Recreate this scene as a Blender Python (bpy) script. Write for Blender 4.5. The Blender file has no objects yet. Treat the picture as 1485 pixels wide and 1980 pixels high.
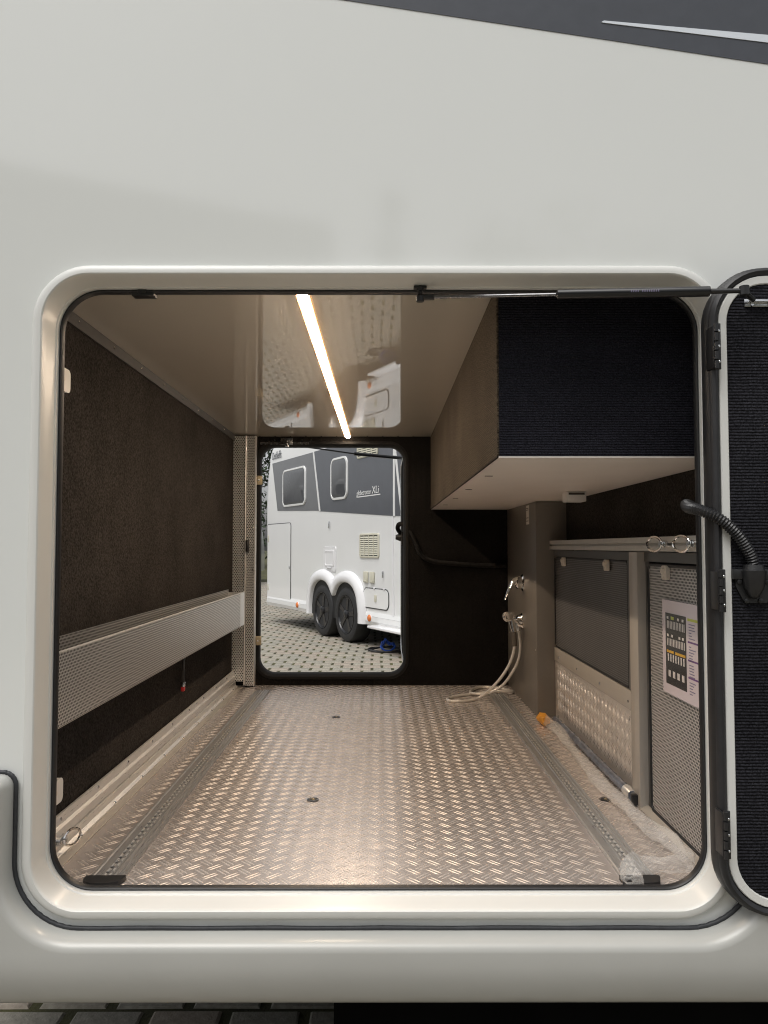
import bpy, bmesh, math, random
import numpy as np
from mathutils import Matrix, Vector
random.seed(7); rng = np.random.default_rng(7)
SC = bpy.context.scene
COL = SC.collection
R = math.radians

# ------------------------------------------------------------------ camera
cd = bpy.data.cameras.new('camera')
cd.sensor_fit = 'VERTICAL'; cd.sensor_height = 36.0; cd.lens = 1487/1980*36
cd.clip_start = 0.02; cd.clip_end = 600
cam = bpy.data.objects.new('camera', cd); COL.objects.link(cam)
cam.location = (0, 0, 1.19)
cam.rotation_euler = (R(90) + math.atan(67/1487), 0, -math.atan(2.5/1487))
SC.camera = cam

# ------------------------------------------------------------------ sky, sun, exposure
SUN_EL, SUN_AZ = R(64), R(215)          # azimuth clockwise from +Y: high behind the camera, to the left
w = bpy.data.worlds.new('World'); SC.world = w; w.use_nodes = True
nt = w.node_tree; nt.nodes.clear()
sky = nt.nodes.new('ShaderNodeTexSky'); sky.sky_type = 'NISHITA'; sky.sun_disc = False
sky.sun_elevation = SUN_EL; sky.sun_rotation = SUN_AZ
sky.air_density = 1.0; sky.dust_density = 4.0; sky.ozone_density = 1.0
hs = nt.nodes.new('ShaderNodeHueSaturation'); hs.inputs['Saturation'].default_value = 0.12
bg = nt.nodes.new('ShaderNodeBackground'); bg.inputs['Strength'].default_value = 0.15
wo = nt.nodes.new('ShaderNodeOutputWorld')
nt.links.new(sky.outputs[0], hs.inputs['Color']); nt.links.new(hs.outputs[0], bg.inputs['Color']); nt.links.new(bg.outputs[0], wo.inputs['Surface'])
sl = bpy.data.lights.new('sun', 'SUN'); sl.energy = 1.1; sl.angle = R(40); sl.color = (1, 0.965, 0.91)
so = bpy.data.objects.new('sun', sl); COL.objects.link(so)
sd = Vector((math.sin(SUN_AZ)*math.cos(SUN_EL), math.cos(SUN_AZ)*math.cos(SUN_EL), math.sin(SUN_EL)))
so.rotation_euler = sd.to_track_quat('Z', 'Y').to_euler(); so.location = (-4, -6, 12)
LED_STRENGTH = 84.0
SC.view_settings.view_transform = 'Standard'; SC.view_settings.look = 'None'
SC.view_settings.exposure = 0.12; SC.view_settings.gamma = 1.0; SC.view_settings.use_curve_mapping = False
SC.render.engine = 'CYCLES'
SC.cycles.use_denoising = True; SC.cycles.use_adaptive_sampling = False; SC.cycles.filter_width = 1.1
SC.cycles.max_bounces = 10; SC.cycles.diffuse_bounces = 5; SC.cycles.glossy_bounces = 6; SC.cycles.transparent_max_bounces = 16
SC.cycles.sample_clamp_indirect = 6.0
SC.cycles.caustics_reflective = True; SC.cycles.blur_glossy = 0.5; SC.cycles.caustics_refractive = False

# ------------------------------------------------------------------ materials
def mat(name, col, rough=0.5, metal=0.0, var=0.0, vscale=6.0, bump=0.0, bscale=200.0, stretch=(1,1,1), spec=0.5,
        coat=0.0, emit=None, es=0.0, alpha=1.0, trans=0.0, rvar=0.0, ior=1.5, detail=4.0, col2=None):
    m = bpy.data.materials.new(name); m.use_nodes = True
    n = m.node_tree.nodes; L = m.node_tree.links
    p = n['Principled BSDF']
    p.inputs['Base Color'].default_value = (*col, 1); p.inputs['Roughness'].default_value = rough
    p.inputs['Metallic'].default_value = metal; p.inputs['IOR'].default_value = ior
    p.inputs['Specular IOR Level'].default_value = spec
    p.inputs['Coat Weight'].default_value = coat; p.inputs['Coat Roughness'].default_value = 0.05
    p.inputs['Transmission Weight'].default_value = trans; p.inputs['Alpha'].default_value = alpha
    if emit:
        p.inputs['Emission Color'].default_value = (*emit, 1); p.inputs['Emission Strength'].default_value = es
    if var or bump or rvar:
        tc = n.new('ShaderNodeTexCoord'); mp = n.new('ShaderNodeMapping'); mp.inputs['Scale'].default_value = stretch
        L.new(tc.outputs['Object'], mp.inputs['Vector'])
    if var or rvar:
        no = n.new('ShaderNodeTexNoise'); no.inputs['Scale'].default_value = vscale; no.inputs['Detail'].default_value = detail
        no.inputs['Roughness'].default_value = 0.6
        L.new(mp.outputs[0], no.inputs['Vector'])
    if var:
        rp = n.new('ShaderNodeValToRGB')
        c2 = col2 if col2 else tuple(min(1, c*(1+var)) for c in col)
        rp.color_ramp.elements[0].color = (*[c*(1-var) for c in col], 1); rp.color_ramp.elements[0].position = 0.3
        rp.color_ramp.elements[1].color = (*c2, 1); rp.color_ramp.elements[1].position = 0.7
        L.new(no.outputs['Fac'], rp.inputs['Fac']); L.new(rp.outputs[0], p.inputs['Base Color'])
    if rvar:
        mr = n.new('ShaderNodeMapRange'); mr.inputs['From Min'].default_value = 0.3; mr.inputs['From Max'].default_value = 0.7
        mr.inputs['To Min'].default_value = rough*(1-rvar); mr.inputs['To Max'].default_value = min(1, rough*(1+rvar))
        L.new(no.outputs['Fac'], mr.inputs['Value']); L.new(mr.outputs[0], p.inputs['Roughness'])
    if bump:
        nb = n.new('ShaderNodeTexNoise'); nb.inputs['Scale'].default_value = bscale; nb.inputs['Detail'].default_value = 3
        L.new(mp.outputs[0], nb.inputs['Vector'])
        bp = n.new('ShaderNodeBump'); bp.inputs['Strength'].default_value = bump; bp.inputs['Distance'].default_value = 0.004
        L.new(nb.outputs['Fac'], bp.inputs['Height']); L.new(bp.outputs[0], p.inputs['Normal'])
    return m

def carpet(name, col, axis='Z', pitch=0.0048, ribs=1.0, spread=0.55, fibre=420):
    m = bpy.data.materials.new(name); m.use_nodes = True
    n = m.node_tree.nodes; L = m.node_tree.links; p = n['Principled BSDF']
    p.inputs['Roughness'].default_value = 0.95; p.inputs['Specular IOR Level'].default_value = 0.06
    tc = n.new('ShaderNodeTexCoord')
    fib = n.new('ShaderNodeTexNoise'); fib.inputs['Scale'].default_value = fibre; fib.inputs['Detail'].default_value = 3
    big = n.new('ShaderNodeTexNoise'); big.inputs['Scale'].default_value = 5; big.inputs['Detail'].default_value = 5
    for t in (fib, big): L.new(tc.outputs['Object'], t.inputs['Vector'])
    rp = n.new('ShaderNodeValToRGB')
    rp.color_ramp.elements[0].color = (*[c*(1-spread) for c in col], 1); rp.color_ramp.elements[0].position = 0.32
    rp.color_ramp.elements[1].color = (*[c*(1+spread*1.6) for c in col], 1); rp.color_ramp.elements[1].position = 0.7
    L.new(fib.outputs['Fac'], rp.inputs['Fac'])
    mr = n.new('ShaderNodeMapRange'); mr.inputs['To Min'].default_value = 0.8; mr.inputs['To Max'].default_value = 1.2
    mr.inputs['From Min'].default_value = .3; mr.inputs['From Max'].default_value = .7
    L.new(big.outputs['Fac'], mr.inputs['Value'])
    hv = n.new('ShaderNodeHueSaturation'); L.new(rp.outputs[0], hv.inputs['Color']); L.new(mr.outputs[0], hv.inputs['Value'])
    L.new(hv.outputs[0], p.inputs['Base Color'])
    wv = n.new('ShaderNodeTexWave'); wv.wave_type = 'BANDS'; wv.bands_direction = axis; wv.wave_profile = 'SIN'
    wv.inputs['Scale'].default_value = 2*math.pi/(20*pitch); wv.inputs['Distortion'].default_value = 1.2
    wv.inputs['Detail'].default_value = 2; wv.inputs['Detail Scale'].default_value = 0.6
    L.new(tc.outputs['Object'], wv.inputs['Vector'])
    ma = n.new('ShaderNodeMath'); ma.operation = 'MULTIPLY_ADD'; ma.inputs[1].default_value = 0.7*ribs
    fm = n.new('ShaderNodeMath'); fm.operation = 'MULTIPLY'; fm.inputs[1].default_value = 0.8
    L.new(fib.outputs['Fac'], fm.inputs[0]); L.new(wv.outputs['Fac'], ma.inputs[0]); L.new(fm.outputs[0], ma.inputs[2])
    bp = n.new('ShaderNodeBump'); bp.inputs['Strength'].default_value = 0.9; bp.inputs['Distance'].default_value = 0.003
    L.new(ma.outputs[0], bp.inputs['Height']); L.new(bp.outputs[0], p.inputs['Normal'])
    return m

M = {}
M['paint'] = mat('cream_white_paint', (.765,.78,.755), .09, var=.012, vscale=1.5, coat=.5, bump=.02, bscale=1.3)
M['frame_paint'] = mat('frame_cream_paint', (.68,.68,.65), .30, var=.02, vscale=4)
M['skirt_paint'] = mat('skirt_paint', (.44,.44,.415), .26, var=.04, vscale=3, bump=.02, bscale=700)
M['decal'] = mat('anthracite_film', (.062,.068,.082), .3, var=.08, vscale=30)
M['silver'] = mat('bright_film', (.75,.80,.86), .25)
M['rubber'] = mat('black_rubber', (.013,.013,.014), .45, var=.2, vscale=60)
M['rubber_grey'] = mat('grey_rubber', (.016,.016,.018), .5, var=.2, vscale=60)
M['seal_line'] = mat('body_sealant', (.03,.032,.036), .55, var=.25, vscale=50)
M['black'] = mat('black_plastic', (.016,.016,.017), .4, var=.2, vscale=40, bump=.05, bscale=500)
M['strut'] = mat('black_satin_paint', (.012,.012,.013), .28)
M['far_frame'] = mat('matt_black_frame', (.007,.0065,.006), .7, spec=.25)
M['steel'] = mat('dark_steel', (.16,.16,.165), .25, metal=1, rvar=.3, vscale=80)
M['chrome'] = mat('chrome', (.85,.83,.80), .07, metal=1)
M['zinc'] = mat('zinc_plate', (.62,.63,.64), .22, metal=1, var=.15, vscale=60)
M['brass'] = mat('yellow_zinc_plate', (.44,.37,.25), .42, metal=.8, var=.12, vscale=60)
M['alu'] = mat('aluminium', (.74,.725,.70), .34, metal=.55, var=.06, vscale=30, rvar=.25, stretch=(14,.6,14), bump=.04, bscale=120)
M['alu_face'] = mat('perforated_aluminium', (.72,.71,.69), .36, metal=.7)
M['alu_matt'] = mat('matt_anodised_aluminium', (.56,.525,.475), .42, metal=.55, var=.06, vscale=40)
M['floor'] = mat('tread_plate_aluminium', (.62,.565,.53), .25, metal=.6, var=.07, vscale=14, rvar=.16, bump=.03, bscale=260)
M['tread'] = mat('tread_bar_aluminium', (.66,.61,.57), .42, metal=.55, var=.05, vscale=20)
M['tread_wall'] = mat('wall_tread_aluminium', (.76,.715,.67), .33, metal=.62, var=.06, vscale=12, rvar=.2)
M['rail'] = mat('dark_anodised_rail', (.42,.41,.40), .36, metal=.6, var=.12, vscale=40, rvar=.3, stretch=(12,.6,12))
M['hole'] = mat('slot_shadow_black', (.012,.012,.012), .6)
M['ceiling'] = mat('gloss_cream_laminate', (.56,.515,.44), .008, var=.02, vscale=3, bump=.0028, bscale=4, ior=1.52, spec=.6)
M['panel_light'] = mat('cream_locker_laminate', (.80,.745,.69), .33, var=.03, vscale=5)
M['grey_panel'] = mat('grey_brown_laminate', (.175,.158,.138), .36, var=.05, vscale=8)
M['grey_frame'] = mat('grey_cabinet_frame', (.40,.37,.33), .4, var=.04, vscale=8)
M['dark_frame'] = mat('dark_grey_frame', (.085,.082,.078), .42, var=.06, vscale=8)
M['trimbrown'] = mat('brown_grey_edge_trim', (.030,.026,.025), .6, metal=0, var=.08, vscale=20)
M['backing'] = mat('dark_backing', (.02,.019,.018), .7)
M['mesh_grey'] = mat('grey_mesh', (.20,.197,.197), .42, metal=.4, var=.1, vscale=4)
M['backing_mid'] = mat('grey_backing', (.05,.049,.049), .7)
M['mesh_bright'] = mat('coated_mesh', (.60,.575,.55), .38, metal=.3, var=.05, vscale=9)
M['carpet_dark'] = carpet('charcoal_rib_carpet', (.0195,.0195,.026), 'Z', .0052, 1.0)
M['carpet_door'] = carpet('charcoal_rib_door_carpet', (.0185,.0185,.022), 'Z', .0056, 1.2)
M['carpet_wall'] = carpet('brown_black_felt', (.0285,.0248,.0222), 'Y', .006, .25, .5, 190)
M['carpet_side'] = carpet('warm_grey_felt', (.046,.0375,.0285), 'Z', .005, .4, .6, 200)
M['carpet_back'] = carpet('black_felt', (.0098,.0090,.0084), 'X', .006, .25)
M['white_plastic'] = mat('white_plastic', (.66,.64,.61), .35, var=.03, vscale=20)
M['clip'] = mat('ivory_clip', (.62,.56,.48), .4, var=.08, vscale=80)
M['label'] = mat('label_paper', (.66,.62,.57), .6)
M['ink'] = mat('grey_ink', (.10,.09,.085), .7)
M['led'] = mat('led_diffuser', (.9,.8,.65), .4, emit=(1.0,.79,.585), es=LED_STRENGTH)
M['led_halo'] = mat('led_halo_glow', (.8,.6,.4), .5, emit=(1.0,.55,.24), es=1.6)  # weak orange emission imitating the lamp's halo
def film_mat():
    m = mat('clear_film', (.86,.85,.83), .07, bump=.12, bscale=30); n = m.node_tree.nodes; L = m.node_tree.links
    p = n['Principled BSDF']; out = n['Material Output']
    tr_ = n.new('ShaderNodeBsdfTransparent'); lw = n.new('ShaderNodeLayerWeight'); lw.inputs['Blend'].default_value = .42
    mr = n.new('ShaderNodeMapRange'); mr.inputs['To Min'].default_value = .055; mr.inputs['To Max'].default_value = .42
    mx = n.new('ShaderNodeMixShader')
    L.new(lw.outputs['Facing'], mr.inputs['Value']); L.new(mr.outputs[0], mx.inputs[0])
    L.new(tr_.outputs[0], mx.inputs[1]); L.new(p.outputs[0], mx.inputs[2]); L.new(mx.outputs[0], out.inputs['Surface'])
    return m
M['film'] = film_mat()
M['orange'] = mat('orange_plastic', (.75,.33,.03), .4, var=.12, vscale=60)
M['red'] = mat('red_plastic', (.45,.02,.02), .4)
M['blue'] = mat('blue_cable', (.02,.08,.42), .4)
M['hose'] = mat('metal_shower_hose', (.84,.80,.74), .3, metal=.45, bump=.3, bscale=900)
M['grey_handle'] = mat('grey_handle', (.11,.095,.08), .4)
M['paper'] = mat('laminated_paper', (.60,.53,.56), .22, var=.03, vscale=6)
M['p_dark'] = mat('print_black', (.022,.019,.018), .25)
M['p_mid'] = mat('print_grey', (.08,.072,.066), .25)
M['p_white'] = mat('print_white', (.62,.58,.56), .25)
M['p_orange'] = mat('print_orange', (.62,.35,.03), .25)
M['p_lime'] = mat('print_lime', (.46,.5,.09), .25)
M['p_violet'] = mat('print_violet', (.16,.08,.22), .25)
M['p_ink'] = mat('print_ink', (.20,.18,.27), .25)
M['under'] = mat('dark_underbody', (.004,.004,.004), .9, var=.3, vscale=5, spec=.05)
# second vehicle
M['van_paint'] = mat('gloss_white_paint', (.80,.805,.80), .09, var=.01, vscale=2, coat=.3)
M['van_arch'] = mat('white_abs_plastic', (.80,.80,.81), .22)
M['van_band'] = mat('grey_metallic_film', (.145,.152,.17), .22, metal=.35, var=.05, vscale=4)
M['van_band_light'] = mat('mid_grey_metallic_film', (.22,.225,.235), .22, metal=.35, var=.05, vscale=4)
M['win_glass'] = mat('smoked_window', (.085,.088,.095), .03, spec=1.0, var=.25, vscale=1.5)
M['tyre'] = mat('tyre_rubber', (.020,.020,.021), .62, var=.25, vscale=30)
M['rim'] = mat('black_rim', (.014,.014,.016), .25)
M['ivory'] = mat('ivory_plastic', (.62,.60,.49), .4)
M['amber'] = mat('amber_lens', (.72,.20,.05), .2)
M['grey_dark'] = mat('dark_grey_plastic', (.035,.037,.04), .5)
M['bark'] = mat('bark', (.07,.05,.035), .9, var=.3, vscale=20)
M['leaf'] = mat('dark_leaf', (.030,.052,.022), .7, var=.45, vscale=1.3)
M['leaf_b'] = mat('mid_leaf', (.055,.085,.030), .7, var=.4, vscale=1.3)
M['wall_render'] = mat('grey_render', (.12,.118,.11), .8, var=.1, vscale=1)
M['roof_tile'] = mat('dark_roof', (.09,.07,.06), .7, var=.2, vscale=3)
def paver_mat(name, a, b):
    m = mat(name, a, .85, var=.2, vscale=45, bump=.55, bscale=160, col2=b, detail=8)
    n = m.node_tree.nodes; L = m.node_tree.links; p = n['Principled BSDF']
    oi = n.new('ShaderNodeTexNoise'); oi.inputs['Scale'].default_value = 3.1; oi.inputs['Detail'].default_value = 6
    tc = n.new('ShaderNodeTexCoord'); L.new(tc.outputs['Object'], oi.inputs['Vector'])
    mr = n.new('ShaderNodeMapRange'); mr.inputs['From Min'].default_value = .3; mr.inputs['From Max'].default_value = .7
    mr.inputs['To Min'].default_value = .78; mr.inputs['To Max'].default_value = 1.18
    L.new(oi.outputs['Fac'], mr.inputs['Value'])
    hv = n.new('ShaderNodeHueSaturation'); L.new(mr.outputs[0], hv.inputs['Value'])
    src = p.inputs['Base Color'].links[0].from_socket
    L.new(src, hv.inputs['Color']); L.new(hv.outputs[0], p.inputs['Base Color'])
    return m
PAV = [paver_mat('paver_warm_grey', (.285,.26,.21), (.375,.345,.285)), paver_mat('paver_grey', (.255,.24,.20), (.345,.325,.275)), paver_mat('paver_rosy', (.295,.25,.205), (.385,.335,.275))]
M['joint'] = mat('mossy_joint', (.032,.031,.017), .95, var=.4, vscale=2.2, bump=.8, bscale=120, col2=(.10,.098,.032))

# ------------------------------------------------------------------ mesh helpers
WM = {}
class MB:
    def __init__(s): s.v = []; s.f = []; s.mi = []; s.cur = 0
    def add(s, vs, fs):
        o = len(s.v); s.v += [tuple(p) for p in vs]
        for f in fs: s.f.append(tuple(i+o for i in f)); s.mi.append(s.cur)
        return s
    def box(s, x0, x1, y0, y1, z0, z1, b=0.0):
        if b <= 0:
            vs = [(x0,y0,z0),(x1,y0,z0),(x1,y1,z0),(x0,y1,z0),(x0,y0,z1),(x1,y0,z1),(x1,y1,z1),(x0,y1,z1)]
            return s.add(vs, [(0,3,2,1),(4,5,6,7),(0,1,5,4),(1,2,6,5),(2,3,7,6),(3,0,4,7)])
        bm = bmesh.new(); bmesh.ops.create_cube(bm, size=1)
        for v in bm.verts:
            v.co = Vector((x0 if v.co.x < 0 else x1, y0 if v.co.y < 0 else y1, z0 if v.co.z < 0 else z1))
        bmesh.ops.bevel(bm, geom=bm.edges[:], offset=b, segments=2, profile=.5, affect='EDGES')
        bm.verts.index_update()
        s.add([v.co[:] for v in bm.verts], [[v.index for v in f.verts] for f in bm.faces]); bm.free(); return s
    def prism(s, pts, a0, a1, axis='y'):
        """closed outline pts (p,q) extruded from a0 to a1; axis y: (p,q)=(x,z); axis x: (y,z); axis z: (x,y)"""
        n = len(pts)
        mk = {'y': lambda p,q,a: (p,a,q), 'x': lambda p,q,a: (a,p,q), 'z': lambda p,q,a: (p,q,a)}[axis]
        vs = [mk(p,q,a0) for p,q in pts] + [mk(p,q,a1) for p,q in pts]
        fs = [tuple(range(n)), tuple(range(2*n-1, n-1, -1))] + [(i, n+i, n+(i+1)%n, (i+1)%n) for i in range(n)]
        return s.add(vs, fs)
    def tube(s, path, r, sides=10, cap=True, rfun=None, closed=False):
        P = [Vector(p) for p in path]; n = len(P); rings = []; prev = None
        for i, p in enumerate(P):
            if closed: t = (P[(i+1)%n]-P[i-1]).normalized()
            else: t = (P[min(i+1,n-1)]-P[max(i-1,0)]).normalized()
            if prev is None:
                a = Vector((0,0,1)) if abs(t.z) < .9 else Vector((1,0,0))
                u = t.cross(a).normalized()
            else:
                u = (prev - t*prev.dot(t)).normalized()
            prev = u; v = t.cross(u)
            ring = []
            for k in range(sides):
                an = 2*math.pi*k/sides
                rr = r if rfun is None else rfun(i/(n-1), an, i)
                ring.append(p + (u*math.cos(an)+v*math.sin(an))*rr)
            rings.append(ring)
        vs = [q for rg in rings for q in rg]; fs = []
        for i in range(n if closed else n-1):
            j = (i+1) % n
            for k in range(sides):
                k2 = (k+1) % sides
                fs.append((i*sides+k, i*sides+k2, j*sides+k2, j*sides+k))
        if cap and not closed:
            fs.append(tuple(range(sides-1,-1,-1))); fs.append(tuple((n-1)*sides+k for k in range(sides)))
        return s.add(vs, fs)
    def lathe(s, prof, origin, axis, sides=20):
        """prof: (dist along axis, radius)"""
        a = Vector(axis).normalized(); h = Vector((0,0,1)) if abs(a.z) < .9 else Vector((1,0,0))
        u = a.cross(h).normalized(); v = a.cross(u); o = Vector(origin); vs = []
        for d, r in prof:
            for k in range(sides):
                an = 2*math.pi*k/sides; vs.append(o + a*d + (u*math.cos(an)+v*math.sin(an))*r)
        fs = []
        for i in range(len(prof)-1):
            for k in range(sides):
                k2 = (k+1) % sides; fs.append((i*sides+k, i*sides+k2, (i+1)*sides+k2, (i+1)*sides+k))
        fs.append(tuple(range(sides-1,-1,-1))); fs.append(tuple((len(prof)-1)*sides+k for k in range(sides)))
        return s.add(vs, fs)
    def loops(s, loops, closed=True, cap0=False, cap1=False):
        n = len(loops[0]); vs = [p for l in loops for p in l]; fs = []
        for i in range(len(loops)-1):
            for k in range(n if closed else n-1):
                k2 = (k+1) % n; fs.append((i*n+k, i*n+k2, (i+1)*n+k2, (i+1)*n+k))
        if cap0: fs.append(tuple(range(n-1,-1,-1)))
        if cap1: fs.append(tuple((len(loops)-1)*n+k for k in range(n)))
        return s.add(vs, fs)
    def build(s, name, m, parent=None, smooth=35, local=False, fix=True):
        me = bpy.data.meshes.new(name); me.from_pydata(s.v, [], s.f)
        for mm in (m if isinstance(m, (list, tuple)) else [m]): me.materials.append(mm)
        if isinstance(m, (list, tuple)): me.polygons.foreach_set('material_index', s.mi)
        if parent is not None and not local: me.transform(WM[parent].inverted())
        if fix or smooth:
            bm = bmesh.new(); bm.from_mesh(me)
            if fix: bmesh.ops.recalc_face_normals(bm, faces=bm.faces[:])
            if smooth:
                th = R(smooth)
                for f in bm.faces: f.smooth = True
                for e in bm.edges:
                    e.smooth = len(e.link_faces) == 2 and e.calc_face_angle(4) < th
            bm.to_mesh(me); bm.free()
        o = bpy.data.objects.new(name, me); COL.objects.link(o)
        if parent is not None:
            o.parent = parent; WM[o] = WM[parent].copy()
        else: WM[o] = Matrix.Identity(4)
        return o
def mb(): return MB()
def tag(o, label=None, cat=None, group=None, kind=None):
    if label: o['label'] = label
    if cat: o['category'] = cat
    if group: o['group'] = group
    if kind: o['kind'] = kind
    return o
def thing(name, label, cat, loc=(0,0,0), rz=0.0, group=None, kind=None):
    o = bpy.data.objects.new(name, None); COL.objects.link(o); o.empty_display_size = .1
    o.location = loc; o.rotation_euler = (0,0,rz)
    WM[o] = Matrix.Translation(loc) @ Matrix.Rotation(rz, 4, 'Z')
    return tag(o, label, cat, group, kind)
def dup(o, parent=None, dloc=None):
    c = o.copy(); COL.objects.link(c)
    if parent: c.parent = parent
    if dloc is not None: c.location = Vector(o.location)+Vector(dloc)
    for ch in [x for x in o.children]: dup(ch, c)
    WM[c] = Matrix.Translation(dloc or (0,0,0)) @ WM[o]
    return c
def rr(x0, x1, z0, z1, r, n=8):
    """rounded rectangle loop (p,q), counter-clockwise"""
    if not isinstance(r, (tuple, list)): r = (r,)*4     # TR, TL, BL, BR
    out = []
    for (cx, cz, a0), q in zip(((x1,z1,0),(x0,z1,90),(x0,z0,180),(x1,z0,270)), r):
        q = max(q, 1e-4)
        ox = cx-q if cx == x1 else cx+q; oz = cz-q if cz == z1 else cz+q
        for k in range(n+1):
            a = R(a0+90*k/n); out.append((ox+q*math.cos(a), oz+q*math.sin(a)))
    return out
def smooth_path(pts, n=8, closed=False):
    P = [Vector(p) for p in pts]; out = []; m = len(P)
    for i in range(m if closed else m-1):
        g = (lambda k: P[k % m]) if closed else (lambda k: P[min(max(k,0),m-1)])
        p0,p1,p2,p3 = g(i-1),g(i),g(i+1),g(i+2)
        for k in range(n):
            t = k/n
            out.append(.5*((2*p1)+(p2-p0)*t+(2*p0-5*p1+4*p2-p3)*t*t+(3*p1-p0-3*p2+p3)*t**3))
    if not closed: out.append(P[-1])
    return out
def sheet_hole(outer, holes, y, b):
    """flat sheet in plane y=const with holes (lists of (x,z)) added to builder b"""
    bm = bmesh.new()
    for lp in [outer]+holes:
        vs = [bm.verts.new((p, y, q)) for p, q in lp]
        for i in range(len(vs)): bm.edges.new((vs[i], vs[(i+1) % len(vs)]))
    bmesh.ops.triangle_fill(bm, use_beauty=True, use_dissolve=False, edges=bm.edges[:])
    bm.verts.index_update()
    b.add([v.co[:] for v in bm.verts], [[v.index for v in f.verts] for f in bm.faces]); bm.free()
    return b
def perforated(o, u, v, W, H, p, r, th, nrm):
    """sheet of W x H from corner o along unit vectors u, v with staggered octagonal holes; returns an MB"""
    o, u, v, nrm = map(np.array, (o, u, v, nrm)); rows = int(H/(p*.866)); ph = H/rows; cols = int(W/p); pw = W/cols
    an = np.arange(8)*math.pi/4 + math.pi/8*0
    dirs = np.stack([np.cos(an), np.sin(an)], 1)
    outer = np.array([(1,0),(1,1),(0,1),(-1,1),(-1,0),(-1,-1),(0,-1),(1,-1)])*np.array([pw/2, ph/2])
    inner = dirs*r
    B = MB(); cen = []
    for j in range(rows):
        off = pw/2 if j % 2 else 0
        for i in range(cols - (1 if j % 2 else 0)): cen.append((pw/2+i*pw+off, ph/2+j*ph))
        if j % 2:
            for a in (0, W-pw/2):
                q = [(a, j*ph), (a+pw/2, j*ph), (a+pw/2, (j+1)*ph), (a, (j+1)*ph)]
                B.add([o+u*s+v*t for s, t in q], [(0,1,2,3)])
    cen = np.array(cen)
    pts2 = np.concatenate([cen[:,None,:]+outer[None], cen[:,None,:]+inner[None]], 1)
    P = o + pts2[...,0:1]*u + pts2[...,1:2]*v
    low = P[:,8:,:] - nrm*th
    A = np.concatenate([P, low], 1)
    base = len(B.v); n = len(cen)
    B.v += [tuple(q) for q in A.reshape(-1,3).tolist()]
    for c in range(n):
        k0 = base+c*24
        for k in range(8):
            k2 = (k+1) % 8
            B.f.append((k0+k, k0+k2, k0+8+k2, k0+8+k)); B.f.append((k0+8+k, k0+8+k2, k0+16+k2, k0+16+k))
    B.mi = [0]*len(B.f)
    return B
def tread_bars(o, u, v, nrm, W, H, skip=None, p=.0436, ln=.040, wd=.0038, gap=.0086, h=.00075):
    o, u, v, nrm = map(Vector, (o, u, v, nrm)); B = MB()
    nu, nv = int(W/p*2), int(H/p*2)
    for j in range(nv):
        for i in range(nu):
            if (i+j) % 2: continue
            a = R(45 if j % 2 == 0 else -45)
            cu, cv = (i+.5)*p/2, (j+.5)*p/2
            if cu < .018 or cu > W-.018 or cv < .016 or cv > H-.012 or (skip and skip(cu, cv)): continue
            du, dv = math.cos(a), math.sin(a)
            for sgn in (-1, 1):
                mu, mv = cu - dv*sgn*gap/2, cv + du*sgn*gap/2
                def P(l, w_, z): return o + u*(mu+du*l-dv*w_) + v*(mv+dv*l+du*w_) + nrm*z
                L2, w2 = ln/2, wd/2
                vs = [P(-L2,0,0),P(-L2*.55,-w2,0),P(L2*.55,-w2,0),P(L2,0,0),P(L2*.55,w2,0),P(-L2*.55,w2,0),
                      P(-L2*.5,-w2*.38,h),P(L2*.5,-w2*.38,h),P(L2*.5,w2*.38,h),P(-L2*.5,w2*.38,h)]
                B.add(vs, [(6,7,8,9),(1,2,7,6),(4,5,9,8),(0,1,6),(0,6,9),(0,9,5),(3,4,8),(3,8,7),(3,7,2)])
    return B
def screw(b, c, axis, r=.004, h=.002):
    return b.lathe([(0,r),(h*.6,r*.95),(h,r*.55)], c, axis, 8)

FZ = .52            # garage floor height above the ground
YI, YO = 1.496, 1.432   # inner face and outer skin of the near body wall
FY = 3.756          # far garage wall

# ================================================================== GROUND
g = mb(); g.add([(-220,-220,-.0055),(220,-220,-.0055),(220,220,-.0055),(-220,220,-.0055)], [(0,1,2,3)])
ground = g.build('ground', M['joint'], smooth=0)
tag(ground, 'parking yard of warm grey paving stones with mossy joints', 'ground', kind='structure')
PX, PY, JX, JY = .200, .160, .025, .013
def paver_mesh(b, cx, cy, jit):
    dx, dy, dz, t1, t2 = jit
    x0, x1, y0, y1 = cx-(PX-JX)/2+dx, cx+(PX-JX)/2+dx, cy-(PY-JY)/2+dy, cy+(PY-JY)/2+dy
    c = .007; zt = dz
    vs = [(x0,y0,-.014),(x1,y0,-.014),(x1,y1,-.014),(x0,y1,-.014),
          (x0,y0,zt-.006),(x1,y0,zt-.006+t1),(x1,y1,zt-.006+t2),(x0,y1,zt-.006),
          (x0+c,y0+c,zt),(x1-c,y0+c,zt+t1),(x1-c,y1-c,zt+t2),(x0+c,y1-c,zt)]
    return b.add(vs, [(8,9,10,11),(4,5,9,8),(5,6,10,9),(6,7,11,10),(7,4,8,11),(0,1,5,4),(1,2,6,5),(2,3,7,6),(3,0,4,7)])
cells = []
for j in range(int(31/PY)):
    y = -4.84 + (j+.5)*PY
    for i in range(int(15/PX)):
        x = -10 + (i+.5)*PX + (PX/2 if j % 2 else 0) + .012*math.sin(j*.37)
        cells.append((x, y))
def shows(x, y):
    if 1.72 < y < 2.15 and -1.1 < x < -.05: return 1
    if 6.9 < y < 11 and -.175*y < x < .035*y: return y
    return None
ind = sorted([(shows(*c), c) for c in cells if shows(*c)])[:296]
indset = {c for _, c in ind}
protos = []
def jitter(k=1.0): return (random.uniform(-.002,.002)*k, random.uniform(-.001,.001)*k, random.uniform(-.0025,.002), random.uniform(-.0015,.0015), random.uniform(-.0015,.0015))
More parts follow.
